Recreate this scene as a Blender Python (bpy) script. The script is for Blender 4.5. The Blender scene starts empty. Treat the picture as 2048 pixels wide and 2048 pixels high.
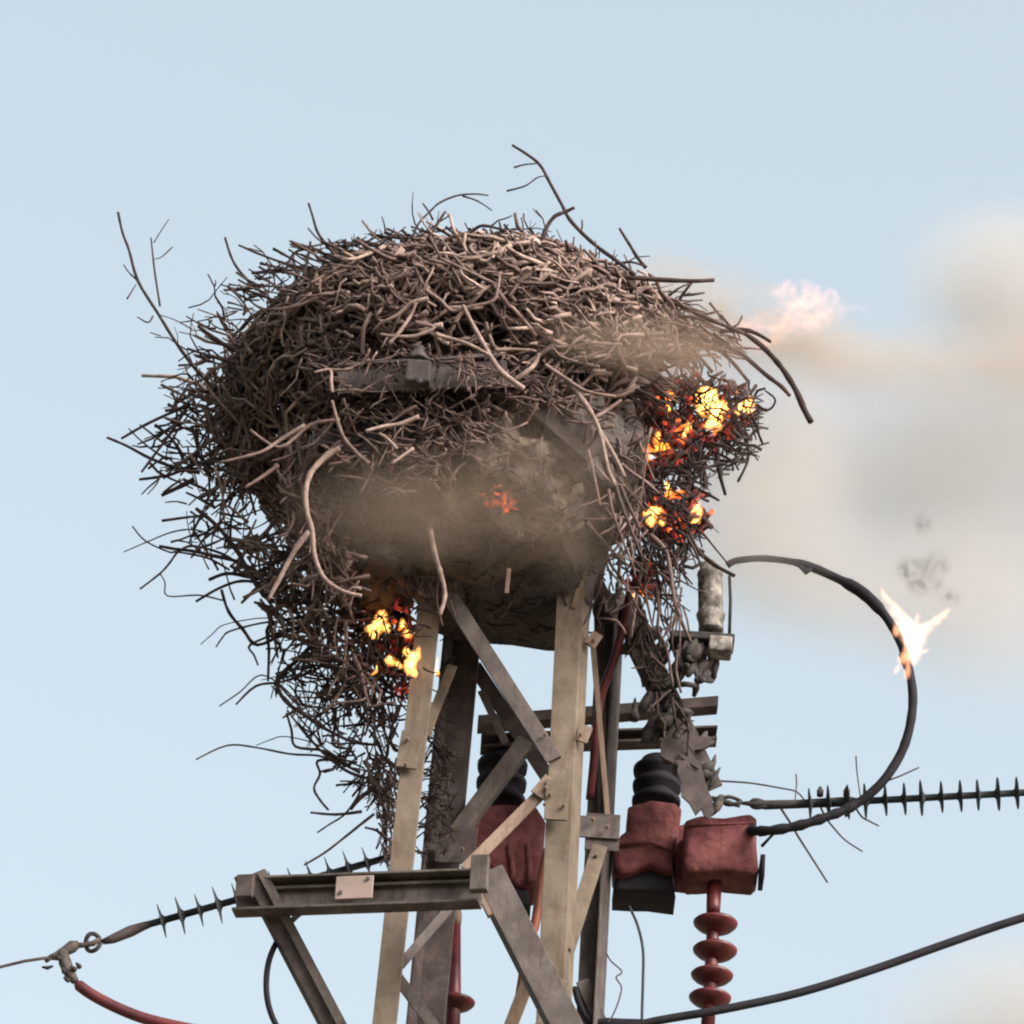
import bpy, math, random
from mathutils import Vector, Matrix, noise
random.seed(11)
R = math.radians
sc = bpy.context.scene
COL = sc.collection

# ------------------------------------------------------------------ camera
ELEV, ROLL, CAM = R(30), R(3.7), Vector((0, -16, 1.6))
TAN = 0.0831
f_ = Vector((0, math.cos(ELEV), math.sin(ELEV)))
r0 = Vector((1, 0, 0)); u0 = r0.cross(f_)
u_ = u0*math.cos(ROLL) - r0*math.sin(ROLL)
r_ = r0*math.cos(ROLL) + u0*math.sin(ROLL)
cd = bpy.data.cameras.new('camera'); cam = bpy.data.objects.new('camera', cd); COL.objects.link(cam)
m = Matrix((r_, u_, -f_)).transposed().to_4x4(); m.translation = CAM; cam.matrix_world = m
cd.sensor_width = 36; cd.lens = 18/TAN; cd.clip_start = .1; cd.clip_end = 5000
sc.camera = cam

# ------------------------------------------------------------------ sky and sun
SUN_AZ, SUN_EL = 128, 33
w = bpy.data.worlds.new('World'); sc.world = w; w.use_nodes = True
nt = w.node_tree; sk = nt.nodes.new('ShaderNodeTexSky'); sk.sky_type = 'NISHITA'; sk.sun_disc = False
sk.sun_elevation = R(SUN_EL); sk.sun_rotation = R(SUN_AZ)
sk.air_density = 1; sk.dust_density = 10; sk.ozone_density = .9
hs = nt.nodes.new('ShaderNodeHueSaturation'); hs.inputs['Saturation'].default_value = .52; hs.inputs['Hue'].default_value = .464
nt.links.new(sk.outputs[0], hs.inputs['Color'])
bg = nt.nodes['Background']; bg.inputs[1].default_value = .15
nt.links.new(hs.outputs[0], bg.inputs[0])
sd = bpy.data.lights.new('sun', 'SUN'); sd.energy = .5; sd.angle = R(10); sd.color = (1, .88, .74)
so = bpy.data.objects.new('sun', sd); COL.objects.link(so)
sv = Vector((math.sin(R(SUN_AZ))*math.cos(R(SUN_EL)), math.cos(R(SUN_AZ))*math.cos(R(SUN_EL)), math.sin(R(SUN_EL))))
so.rotation_euler = sv.to_track_quat('Z', 'Y').to_euler()
so.location = (30, -30, 40)
vs = sc.view_settings; vs.view_transform = 'Standard'; vs.look = 'None'; vs.gamma = 1; vs.use_curve_mapping = False
vs.exposure = 1.48
cy = sc.cycles
cy.use_denoising = True; cy.filter_width = 2.1; cy.volume_step_rate = 1; cy.volume_max_steps = 256; cy.volume_bounces = 2
cy.sample_clamp_indirect = 4; cy.max_bounces = 6; cy.transparent_max_bounces = 16

# ------------------------------------------------------------------ placing helpers
def ray(px, py):
    return f_ + r_*((px-1024)/1024*TAN) + u_*((1024-py)/1024*TAN)
def P(px, py, y=0.):                      # photo position at world depth y
    d = ray(px, py); return CAM + d*((y-CAM.y)/d.y)
PX = 18.48*TAN/1024                       # metres per photo pixel at the tower
ZUP = Vector((0, 0, 1))

def tagit(o, label=None, cat=None, group=None, kind=None):
    if label: o['label'] = label
    if cat: o['category'] = cat
    if group: o['group'] = group
    if kind: o['kind'] = kind
    return o
def thing(name, loc, label, cat, group=None):
    o = bpy.data.objects.new(name, None); COL.objects.link(o); o.location = loc; o.empty_display_size = .1
    return tagit(o, label, cat, group)
def world_loc(o):
    v = Vector(o.location)
    while o.parent: o = o.parent; v += Vector(o.location)
    return v

class MB:
    def __init__(s): s.v = []; s.f = []; s.t = []; s.b = []
    def tube(s, pts, rad, k=6, tone=.5, burn=0., cap=True):
        n = len(pts); base = len(s.v)
        pts = [Vector(p) for p in pts]
        if not hasattr(rad, '__len__'): rad = [rad]*n
        ref = None
        for i in range(n):
            t = pts[min(i+1, n-1)] - pts[max(i-1, 0)]
            if t.length < 1e-9: t = Vector((0, 0, 1))
            t.normalize()
            if ref is None: ref = t.orthogonal()
            ref = ref - t*ref.dot(t)
            if ref.length < 1e-6: ref = t.orthogonal()
            ref.normalize(); b = t.cross(ref)
            for j in range(k):
                a = 2*math.pi*j/k
                s.v.append(pts[i] + (ref*math.cos(a)+b*math.sin(a))*rad[i])
        for i in range(n-1):
            for j in range(k):
                s.f.append((base+i*k+j, base+i*k+(j+1) % k, base+(i+1)*k+(j+1) % k, base+(i+1)*k+j))
        if cap:
            s.f.append(tuple(base+j for j in reversed(range(k))))
            s.f.append(tuple(base+(n-1)*k+j for j in range(k)))
        s.t += [tone]*(n*k); s.b += ([burn]*(n*k) if not hasattr(burn, '__len__') else [x for x in burn for _ in range(k)])
        return s
    def hexa(s, c):                        # 8 corners: bottom loop, top loop
        b = len(s.v); s.v += [Vector(x) for x in c]; s.t += [.5]*8; s.b += [0.]*8
        for q in ((3, 2, 1, 0), (4, 5, 6, 7), (0, 1, 5, 4), (1, 2, 6, 5), (2, 3, 7, 6), (3, 0, 4, 7)):
            s.f.append(tuple(b+i for i in q))
        return s
    def plank(s, a, b, da, wa, db, wb):    # bar a->b; cross-section spans da*wa and db*wb
        a = Vector(a); b = Vector(b); x = Vector(da)*wa; y = Vector(db)*wb
        return s.hexa([a, a+x, a+x+y, a+y, b, b+x, b+x+y, b+y])
    def box(s, c, sx, sy, sz, X=Vector((1, 0, 0)), Y=Vector((0, 1, 0)), Z=ZUP):
        c = Vector(c); x = X*sx/2; y = Y*sy/2; z = Z*sz/2
        return s.hexa([c-x-y-z, c+x-y-z, c+x+y-z, c-x+y-z, c-x-y+z, c+x-y+z, c+x+y+z, c-x+y+z])
    def lathe(s, origin, axis, prof, k=20):   # prof: (distance along axis, radius)
        axis = Vector(axis).normalized(); a = axis.orthogonal().normalized(); b = axis.cross(a); base = len(s.v); n = len(prof)
        for h, r in prof:
            for j in range(k):
                t = 2*math.pi*j/k; s.v.append(Vector(origin)+axis*h+(a*math.cos(t)+b*math.sin(t))*max(r, 1e-4))
        for i in range(n-1):
            for j in range(k):
                s.f.append((base+i*k+j, base+i*k+(j+1) % k, base+(i+1)*k+(j+1) % k, base+(i+1)*k+j))
        s.f.append(tuple(base+j for j in reversed(range(k)))); s.f.append(tuple(base+(n-1)*k+j for j in range(k)))
        s.t += [.5]*(n*k); s.b += [0.]*(n*k); return s
    def build(s, name, mat, parent=None, smooth=True, kind=None, bevel=0, attrs=False, fix=False):
        n = len(s.v); c = sum(s.v, Vector())/n
        me = bpy.data.meshes.new(name); me.from_pydata([v-c for v in s.v], [], s.f)
        me.materials.append(mat)
        if smooth: me.polygons.foreach_set('use_smooth', [True]*len(me.polygons))
        if attrs:
            a = me.attributes.new('tone', 'FLOAT', 'POINT'); a.data.foreach_set('value', s.t)
            a = me.attributes.new('burn', 'FLOAT', 'POINT'); a.data.foreach_set('value', s.b)
        if fix:
            import bmesh
            bb = bmesh.new(); bb.from_mesh(me); bmesh.ops.recalc_face_normals(bb, faces=bb.faces); bb.to_mesh(me); bb.free()
        o = bpy.data.objects.new(name, me); COL.objects.link(o)
        o.location = c
        if parent is not None: o.parent = parent; o.location = c - world_loc(parent)
        if kind: o['kind'] = kind
        if bevel:
            b = o.modifiers.new('bevel', 'BEVEL'); b.width = bevel; b.segments = 2; b.limit_method = 'ANGLE'
        return o

# ------------------------------------------------------------------ materials
def newmat(name):
    m = bpy.data.materials.new(name); m.use_nodes = True; return m, m.node_tree, m.node_tree.nodes['Principled BSDF']
def L(nt, a, b): nt.links.new(a, b)
def rampnode(nt, stops, interp='LINEAR'):
    r = nt.nodes.new('ShaderNodeValToRGB'); e = r.color_ramp.elements; r.color_ramp.interpolation = interp
    while len(e) < len(stops): e.new(.5)
    for i, (p, c) in enumerate(stops):
        e[i].position = p; e[i].color = (*c, 1) if len(c) == 3 else c
    return r
def mottled(name, stops, scale=8, rough=.8, metal=0, bump=.3, detail=6, bscale=60, stretch=(1, 1, 1), bdist=.003, grime=None, spec=.3):
    m, nt, b = newmat(name)
    tc = nt.nodes.new('ShaderNodeTexCoord'); mp = nt.nodes.new('ShaderNodeMapping'); mp.inputs['Scale'].default_value = stretch
    L(nt, tc.outputs['Object'], mp.inputs[0])
    n = nt.nodes.new('ShaderNodeTexNoise'); n.inputs['Scale'].default_value = scale; n.inputs['Detail'].default_value = detail; n.inputs['Roughness'].default_value = .65
    L(nt, mp.outputs[0], n.inputs['Vector'])
    r = rampnode(nt, stops); L(nt, n.outputs['Fac'], r.inputs[0]); L(nt, r.outputs[0], b.inputs['Base Color'])
    n2 = nt.nodes.new('ShaderNodeTexNoise'); n2.inputs['Scale'].default_value = bscale; n2.inputs['Detail'].default_value = 5
    L(nt, mp.outputs[0], n2.inputs['Vector'])
    bp = nt.nodes.new('ShaderNodeBump'); bp.inputs['Strength'].default_value = bump; bp.inputs['Distance'].default_value = bdist
    L(nt, n2.outputs['Fac'], bp.inputs['Height']); L(nt, bp.outputs[0], b.inputs['Normal'])
    b.inputs['Roughness'].default_value = rough; b.inputs['Metallic'].default_value = metal
    b.inputs['Specular IOR Level'].default_value = spec
    if grime:
        m3 = nt.nodes.new('ShaderNodeMapping'); m3.inputs['Scale'].default_value = (1, 1, .22); L(nt, tc.outputs['Object'], m3.inputs[0])
        n3 = nt.nodes.new('ShaderNodeTexNoise'); n3.inputs['Scale'].default_value = 34; n3.inputs['Detail'].default_value = 7; n3.inputs['Roughness'].default_value = .7; L(nt, m3.outputs[0], n3.inputs['Vector'])
        r3 = rampnode(nt, [(.5, (0, 0, 0)), (.66, (.8, .8, .8))]); L(nt, n3.outputs['Fac'], r3.inputs[0])
        mx = nt.nodes.new('ShaderNodeMix'); mx.data_type = 'RGBA'; L(nt, r3.outputs[0], mx.inputs[0]); L(nt, r.outputs[0], mx.inputs[6]); mx.inputs[7].default_value = (*grime, 1)
        L(nt, mx.outputs[2], b.inputs['Base Color'])
    return m
STEEL = mottled('weathered_tan_steel', [(.3, (.042, .034, .023)), (.45, (.078, .064, .045)), (.6, (.108, .09, .064)), (.75, (.16, .136, .10))], 7, .75, 0, .35, grime=(.06, .038, .022))
STEELG = mottled('grey_galvanised_steel', [(.3, (.028, .024, .021)), (.5, (.06, .052, .046)), (.72, (.115, .10, .088))], 9, .7, 0, .35, grime=(.03, .02, .015))
STEELD = mottled('dark_steel', [(.3, (.016, .013, .013)), (.55, (.05, .041, .038)), (.75, (.10, .083, .074))], 11, .85, 0, .6)  # dark tone for rear members and fittings; soot on the strut
STEELP = mottled('pale_sandy_steel', [(.3, (.10, .073, .052)), (.6, (.175, .132, .098))], 7, .75, 0, .25, grime=(.08, .05, .035))  # paler sandy tone for the lighter members and plates
REDC = mottled('red_rubber_cover', [(.3, (.04, .012, .013)), (.46, (.082, .028, .028)), (.6, (.118, .044, .042)), (.76, (.165, .08, .076))], 13, .85, 0, .9, 8, 35, bdist=.008, spec=.15)
REDI = mottled('red_silicone', [(.35, (.035, .007, .008)), (.65, (.10, .020, .020))], 14, .42, 0, .2)
BLACK = mottled('black_rubber', [(.3, (.007, .007, .009)), (.7, (.017, .017, .021))], 12, .75, 0, .3, spec=.12)
DARKP = mottled('dark_polymer', [(.3, (.016, .021, .023)), (.7, (.035, .043, .045))], 14, .7, 0, .1, spec=.15)
SCORCH = mottled('scorched_ceramic', [(.36, (.02, .019, .016)), (.5, (.13, .125, .11)), (.66, (.29, .28, .25))], 22, .85, 0, .8, 8, 60, bdist=.006)
SOOT = mottled('charred_metal', [(.3, (.01, .01, .011)), (.6, (.035, .033, .03)), (.8, (.11, .1, .085))], 22, .9, 0, .8)
MUD = mottled('dried_mud', [(.3, (.03, .026, .024)), (.42, (.068, .056, .046)), (.55, (.105, .086, .066)), (.7, (.15, .12, .086))], 4.2, .95, 0, 1.0, 10, 34, bdist=.02)
MUDD = mottled('dark_packed_mud', [(.3, (.032, .029, .028)), (.55, (.07, .061, .056)), (.75, (.115, .10, .088))], 5, .95, 0, 1.0, 9, 40, bdist=.015)
CORE = mottled('gap_shade_core', [(.3, (.012, .008, .006)), (.6, (.035, .024, .018)), (.8, (.075, .052, .038))], 16, .95, 0, 1.0, 8, 40, bdist=.02)  # coloured dark so gaps between the sticks read as shade
GROUND = mottled('dry_grass_ground', [(.3, (.09, .078, .055)), (.5, (.13, .112, .082)), (.7, (.18, .15, .11))], .35, .95, 0, .5, 9, 4, bdist=.05)
PLATE = mottled('pale_tag_metal', [(.3, (.17, .135, .115)), (.7, (.26, .21, .185))], 8, .6, 0, .2)

def twigmat():
    m, nt, b = newmat('weathered_twig')
    a = nt.nodes.new('ShaderNodeAttribute'); a.attribute_name = 'tone'
    q = nt.nodes.new('ShaderNodeAttribute'); q.attribute_name = 'burn'
    r = rampnode(nt, [(0, (.018, .012, .012)), (.3, (.056, .040, .035)), (.65, (.135, .098, .084)), (1, (.275, .215, .182))]); L(nt, a.outputs['Fac'], r.inputs[0])
    tc = nt.nodes.new('ShaderNodeTexCoord'); n = nt.nodes.new('ShaderNodeTexNoise'); n.inputs['Scale'].default_value = 40; n.inputs['Detail'].default_value = 3
    L(nt, tc.outputs['Object'], n.inputs['Vector'])
    mr = nt.nodes.new('ShaderNodeMapRange'); mr.inputs[1].default_value = .3; mr.inputs[2].default_value = .7; mr.inputs[3].default_value = .6; mr.inputs[4].default_value = 1.25
    L(nt, n.outputs['Fac'], mr.inputs[0])
    mx = nt.nodes.new('ShaderNodeMix'); mx.data_type = 'RGBA'; mx.blend_type = 'MULTIPLY'; mx.inputs[0].default_value = 1
    L(nt, r.outputs[0], mx.inputs[6]); L(nt, mr.outputs[0], mx.inputs[7])
    m2 = nt.nodes.new('ShaderNodeMix'); m2.data_type = 'RGBA'; L(nt, q.outputs['Fac'], m2.inputs[0]); L(nt, mx.outputs[2], m2.inputs[6])
    m2.inputs[7].default_value = (.012, .010, .010, 1)
    L(nt, m2.outputs[2], b.inputs['Base Color']); b.inputs['Roughness'].default_value = .9; b.inputs['Specular IOR Level'].default_value = .2
    return m
TWIG = twigmat()

def embermat():
    m, nt, b = newmat('glowing_char')
    tc = nt.nodes.new('ShaderNodeTexCoord'); n = nt.nodes.new('ShaderNodeTexNoise'); n.inputs['Scale'].default_value = 17; n.inputs['Detail'].default_value = 3
    L(nt, tc.outputs['Object'], n.inputs['Vector'])
    r = rampnode(nt, [(.44, (.0, .0, .0)), (.54, (.045, .004, .003)), (.62, (.2, .018, .008)), (.74, (.9, .16, .02))]); L(nt, n.outputs['Fac'], r.inputs[0])
    L(nt, r.outputs[0], b.inputs['Emission Color']); b.inputs['Emission Strength'].default_value = 1.0
    b.inputs['Base Color'].default_value = (.02, .012, .01, 1); b.inputs['Roughness'].default_value = .95
    return m
EMBER = embermat()
def coalmat():
    m, nt, b = newmat('white_hot_coal')
    tc = nt.nodes.new('ShaderNodeTexCoord'); n = nt.nodes.new('ShaderNodeTexNoise'); n.inputs['Scale'].default_value = 30; n.inputs['Detail'].default_value = 4
    L(nt, tc.outputs['Object'], n.inputs['Vector'])
    r = rampnode(nt, [(.34, (.5, .03, .004)), (.48, (1, .22, .02)), (.62, (1, .55, .12))]); L(nt, n.outputs['Fac'], r.inputs[0])
    L(nt, r.outputs[0], b.inputs['Emission Color']); b.inputs['Emission Strength'].default_value = 1.4
    b.inputs['Base Color'].default_value = (.05, .02, .01, 1); return m
COAL = coalmat()
def flamemat(name, col, dens, nscale=34, lo=.42, hi=.56):
    m = bpy.data.materials.new(name); m.use_nodes = True; nt = m.node_tree; nt.nodes.clear()
    out = nt.nodes.new('ShaderNodeOutputMaterial'); e = nt.nodes.new('ShaderNodeEmission')
    tc = nt.nodes.new('ShaderNodeTexCoord'); n = nt.nodes.new('ShaderNodeTexNoise'); n.inputs['Scale'].default_value = nscale; n.inputs['Detail'].default_value = 3
    L(nt, tc.outputs['Object'], n.inputs['Vector'])
    mr = nt.nodes.new('ShaderNodeMapRange'); mr.interpolation_type = 'SMOOTHSTEP'
    mr.inputs[1].default_value = lo; mr.inputs[2].default_value = hi; mr.inputs[3].default_value = 0; mr.inputs[4].default_value = dens
    L(nt, n.outputs['Fac'], mr.inputs[0])
    vm = nt.nodes.new('ShaderNodeVectorMath'); vm.operation = 'DISTANCE'; vm.inputs[1].default_value = (.5, .5, .5); L(nt, tc.outputs['Generated'], vm.inputs[0])
    fo = nt.nodes.new('ShaderNodeMapRange'); fo.interpolation_type = 'SMOOTHSTEP'; fo.inputs[1].default_value = .08; fo.inputs[2].default_value = .5; fo.inputs[3].default_value = 1; fo.inputs[4].default_value = .0
    L(nt, vm.outputs['Value'], fo.inputs[0])
    mu = nt.nodes.new('ShaderNodeMath'); mu.operation = 'MULTIPLY'; L(nt, mr.outputs[0], mu.inputs[0]); L(nt, fo.outputs[0], mu.inputs[1])
    L(nt, mu.outputs[0], e.inputs['Strength']); e.inputs['Color'].default_value = (*col, 1)
    L(nt, e.outputs[0], out.inputs['Volume']); return m
FLAME = flamemat('orange_flame', (1, .25, .03), 105)
FLAMEY = flamemat('yellow_flame', (1, .38, .08), 125)
FLAMEW = flamemat('white_arc_flame', (1, .42, .22), 27, 30, .25, .55)
FLAMEP = flamemat('pale_pink_flame', (1, .36, .20), 3.4, 34, .44, .60)

# ------------------------------------------------------------------ ground
g = MB(); g.hexa([(-1500, -1500, -.5), (1500, -1500, -.5), (1500, 1500, -.5), (-1500, 1500, -.5), (-1500, -1500, 0), (1500, -1500, 0), (1500, 1500, 0), (-1500, 1500, 0)])
go = g.build('ground', GROUND, smooth=False); go['kind'] = 'structure'

# ------------------------------------------------------------------ lattice pylon
pyl = thing('lattice_pylon', (0.1, 0, 0), 'tan steel lattice pylon carrying the burning nest on its top', 'pylon')
YAW = Vector((.155, .46, 0)).normalized(); FX = Vector((YAW.y, -YAW.x, 0))*1.0
XA = Vector((1, 0, 0))
T = .009
def angle(name, a, b, d1, w1, d2, w2, mat, t=T, parent=None):
    mb = MB(); d1 = Vector(d1).normalized(); d2 = Vector(d2).normalized()
    mb.plank(a, b, d1, w1, d2, t)
    mb.plank(Vector(a)+d2*(t+.0005), Vector(b)+d2*(t+.0005), d2, w2-t, d1, t)
    return mb.build(name, mat, parent or pyl, smooth=False, bevel=.0022)
def extend(a, b, z):                       # run a leg on down to height z
    d = b-a; return a + d*((z-a.z)/d.z)
def leg(u0_, v0_, u1_, v1_, y0, y1, d1, w1, d2, w2, mat):
    a = P(u0_, v0_, y0); b = P(u1_, v1_, y1); b = extend(a, b, 0.0)
    return a, b, angle('leg', a, b, d1, w1, d2, w2, mat)
lw = .088
LEGS = [leg(839, 1175, 744, 2048, -.20, -.30, XA, .067, YAW, .075, STEEL),
        leg(1168, 1110, 1124, 2048, -.20, -.30, -XA, .074, YAW, .085, STEEL),
        leg(912, 1190, 830, 2048, .22, .30, XA, .088, -YAW, .08, STEELD),
        leg(1251, 1190, 1208, 2048, .22, .30, -XA, .080, -YAW, .08, STEELG)]
def bar(pts, wid, mat, y=None, th=.008, name='brace', lip=0, parent=None):
    # flat or L brace facing the camera between two photo points (u, v, y)
    a = P(*pts[0]); b = P(*pts[1]); ax = (b-a).normalized(); n = Vector((0, -1, 0)); s = ax.cross(n).normalized()
    n2 = s.cross(ax).normalized()
    mb = MB(); mb.plank(a-s*wid/2, b-s*wid/2, s, wid, -n2 if n2.y < 0 else n2, th)
    if lip:
        q = -n2 if n2.y < 0 else n2
        mb.plank(a-s*wid/2+q*(th+.0005), b-s*wid/2+q*(th+.0005), q, lip, s, th)
    return mb.build(name, mat, parent or pyl, smooth=False, bevel=.0015)
bar([(895, 1185, -.24), (1108, 1518, -.26)], .050, STEELG, lip=.03)
bar([(1096, 1572, -.27), (930, 1738, -.30)], .036, STEELP)  # lit look of this diagonal painted in by the paler steel
bar([(1052, 1478, .20), (900, 1680, .24)], .050, STEELG, lip=.04)
bar([(962, 1380, .24), (1012, 1486, .24)], .022, STEELG)
bar([(948, 1330, .26), (1100, 1560, .26)], .045, STEELD, lip=.03)
bar([(1200, 1690, -.05), (1126, 1920, -.22)], .044, STEEL, lip=.02)
bar([(1186, 1290, .02), (1216, 1640, .10)], .016, STEELP)
bar([(1196, 1140, .10), (1206, 1640, .22)], .030, STEELD)
bar([(912, 1800, -.20), (800, 1930, -.28)], .027, STEELG)
bar([(792, 1950, -.26), (885, 2075, -.27)], .034, STEELG)
bar([(838, 1880, .05), (900, 1760, .22)], .020, STEELD)
bar([(1080, 1900, .10), (1012, 2075, .20)], .040, STEELP)
bar([(1165, 1960, .24), (1215, 2075, .28)], .040, STEELG)
bar([(878, 1350, .10), (905, 1310, .22)], .02, STEELD)
bar([(905, 1330, -.05), (850, 1470, -.20)], .030, STEEL)
bar([(905, 1500, .2), (862, 1700, .05)], .022, STEELG)
bar([(1172, 1120, -.2), (1146, 1215, -.22)], .014, STEELP)
bar([(1192, 1150, -.02), (1232, 1232, .1)], .030, STEELG, lip=.03)
bar([(1128, 1960, -.3), (1075, 2060, -.3)], .03, STEEL)
# legs continue below the frame: cross braces down to the ground
def atz(lg, z): return extend(lg[0], lg[1], z)
z = atz(LEGS[0], 8.4).z; zz = 8.4
while zz > 1.2:
    nz = zz-1.15
    for i, j in ((0, 1), (2, 3)):
        for p, q in ((atz(LEGS[i], zz), atz(LEGS[j], nz)), (atz(LEGS[j], zz), atz(LEGS[i], nz))):
            mb = MB(); mb.tube([p, q], .02, 4); mb.build('brace', STEELG, pyl, smooth=False)
    zz = nz
# gusset plates, splice plates and bolt heads
def facing(u, v, y, wd, ht, mat, name='gusset_plate', th=.008, rot=0, parent=None):
    c = P(u, v, y); X = Matrix.Rotation(rot, 3, 'Y') @ XA; Z = Matrix.Rotation(rot, 3, 'Y') @ ZUP
    mb = MB(); mb.box(c, wd, th, ht, X, Vector((0, 1, 0)), Z); return mb.build(name, mat, parent or pyl, smooth=False, bevel=.0015)
facing(1100, 1582, -.285, .085, .07, STEELP, rot=.6)
facing(1113, 1600, -.296, .066, .13, STEEL)
facing(818, 1500, -.262, .06, .12, STEEL, rot=.1)
facing(1187, 1280, -.19, .034, .05, STEELP, rot=.5)
facing(1168, 1468, -.235, .036, .055, STEELP, rot=.3)
facing(912, 1690, .20, .12, .12, STEELD)
facing(1195, 1655, .05, .13, .07, STEELG)
facing(1205, 1665, .06, .10, .12, STEELD)
def bolt(u, v, y, r=.0065, mat=STEELP):
    mb = MB(); mb.lathe(P(u, v, y), (0, -1, 0), [(0, r), (.008, r), (.0081, r*.6), (.014, r*.55)], 6)
    return mb.build('bolt', mat, pyl, smooth=False)
for u, v, y in ((1090, 1470, -.265), (1100, 1590, -.306), (1128, 1612, -.306),
                (1091, 1577, -.295), (1187, 1282, -.20), (1176, 1288, -.2), (1161, 1470, -.245), (815, 1480, -.272), (812, 1530, -.272),
                (1193, 1712, -.07), (1140, 1900, -.25), (905, 1655, .18), (925, 1700, .18), (1186, 1640, .03), (1215, 1655, .03), (1090, 1610, -.29)):
    bolt(u, v, y)
# rear crossarm behind the tower
ra = MB(); a = P(955, 1450, .50); b = P(1436, 1411, .50); b.z = a.z + (b.z-a.z)
ra.plank(a, b, ZUP, .034, Vector((0, 1, 0)), .008).plank(a+Vector((0, .0085, .0)), b+Vector((0, .0085, 0)), Vector((0, 1, 0)), .05, ZUP, .007)
ra.build('crossarm', STEELD, pyl, smooth=False)
ra = MB(); a = P(960, 1508, .46); b = P(1432, 1492, .46)
ra.plank(a, b, ZUP, .044, Vector((0, 1, 0)), .008).plank(a+Vector((0, -.05, 0)), b+Vector((0, -.05, 0)), Vector((0, 1, 0)), .0495, ZUP, .007)
ra.plank(a+Vector((0, -.05, .038)), b+Vector((0, -.05, .038)), Vector((0, 1, 0)), .0495, ZUP, .007)
ra.build('crossarm', STEELD, pyl, smooth=False)
ra = MB(); ra.lathe(P(1268, 1440, .45), ZUP, [(0, .016), (.02, .016), (.021, .010), (.045, .009), (.075, .003)], 10); ra.build('bolt', SOOT, pyl)
# soot-covered strut leaning out to the right
st = angle('strut', P(1250, 1270, .12), P(1402, 1588, .06), (.86, 0, .5), .072, (0, 1, 0), .06, STEELD); 
angle('strut', P(1240, 1210, .16), P(1262, 1300, .14), (.86, 0, .5), .07, (0, 1, 0), .05, STEELD)
def crust(pts, y, name, mat, th=.02, jag=5):     # torn flake of burnt metal or char, jagged outline with thickness
    fine = []
    for i in range(len(pts)):
        a, b = pts[i], pts[(i+1) % len(pts)]; k = max(1, int(math.hypot(b[0]-a[0], b[1]-a[1])/11))
        fine += [(a[0]+(b[0]-a[0])*j/k, a[1]+(b[1]-a[1])*j/k) for j in range(k)]
    pts = fine; mb = MB(); n = len(pts); base = 0
    fr = [P(u+random.uniform(-jag, jag)*.5, v+random.uniform(-jag, jag)*.5, y) for u, v in pts]
    mb.v = fr + [p+Vector((0, th, 0)) for p in fr]
    mb.f = [tuple(range(n)), tuple(reversed(range(n, 2*n)))] + [(i, n+i, n+(i+1) % n, (i+1) % n) for i in range(n)]
    mb.t = [.5]*(2*n); mb.b = [0]*(2*n); return mb.build(name, mat, pyl, smooth=False)
crust([(1338, 1462), (1372, 1448), (1398, 1472), (1430, 1480), (1408, 1500), (1388, 1502), (1402, 1560), (1380, 1566), (1352, 1530), (1322, 1512), (1318, 1490)], .02, 'gusset_plate', STEELD, .012)
crust([(1352, 1520), (1400, 1520), (1412, 1560), (1430, 1622), (1416, 1638), (1404, 1618), (1390, 1630), (1380, 1604), (1364, 1590)], .0, 'flange', STEELD, .01)
crust([(1258, 1285), (1290, 1300), (1330, 1362), (1352, 1400), (1325, 1392), (1300, 1350), (1275, 1330)], .03, 'flange', STEELG, .012)

sa_ = thing('scorched_insulator', P(1420, 1260, .02), 'scorched grey insulator with charred base hanging right of the pylon top', 'insulator')
for i in range(95):
    t = random.random(); u = 1256+t*150+random.gauss(0, 15)+12; v = 1235+t*385+random.gauss(0, 10)
    if i > 70: u = random.gauss(1395, 24); v = random.uniform(1290, 1355)
    import bmesh
    b = bmesh.new(); bmesh.ops.create_icosphere(b, subdivisions=2, radius=1); mb = MB(); c = P(u, v, (.06 if i <= 70 else .0)+random.uniform(-.03, .03)); sx = random.uniform(.008, .026); sz = random.uniform(.012, .04)
    for q in b.verts:
        p = q.co*(1+.5*noise.noise(q.co*2+Vector((i, 0, i)))); mb.v.append(c+Vector((p.x*sx-p.z*sz*-.35, p.y*sx, p.z*sz)))
    mb.f = [tuple(x.index for x in f.verts) for f in b.faces]; mb.t = [.5]*len(mb.v); mb.b = [0.]*len(mb.v); b.free()
    mb.build('soot_clod', STEELD if i % 2 else SOOT, pyl if i <= 70 else sa_, smooth=True)

# front crossarm: channel beam with two outward stays
cz = P(475, 1757, -.42); A0 = P(468, 1758, -.40)
d = ray(960, 1740); A1 = CAM + d*((A0.z-CAM.z)/d.z)     # right end at the same height
bm = MB(); ax = (A1-A0).normalized(); back = Vector((-ax.y, ax.x, 0))
if back.y < 0: back = -back
H = .088
bm.plank(A0-ZUP*H+back*.045, A1-ZUP*H+back*.045, back, .009, ZUP, H)                 # web
bm.plank(A0+ZUP*.0005, A1+ZUP*.0005, back, .054, ZUP, .008)                          # top flange
bm.plank(A0-ZUP*(H+.0085), A1-ZUP*(H+.0085), back, .054, ZUP, .008)                  # bottom flange
bm.build('crossarm', STEELG, pyl, smooth=False, bevel=.0015)
mb = MB(); mb.plank(A0+back*.046-ZUP*.022, A1+back*.046-ZUP*.022, -back, .02, ZUP, .008); mb.build('stiffener', STEELG, pyl, smooth=False)
q = A0 + (A1-A0)*((716-475)/485.)
mb = MB(); mb.box(q-back*.005-ZUP*.043, .108, .006, .072, ax, back, ZUP); mb.build('tag_plate', PLATE, pyl, smooth=False, bevel=.002)
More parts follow.
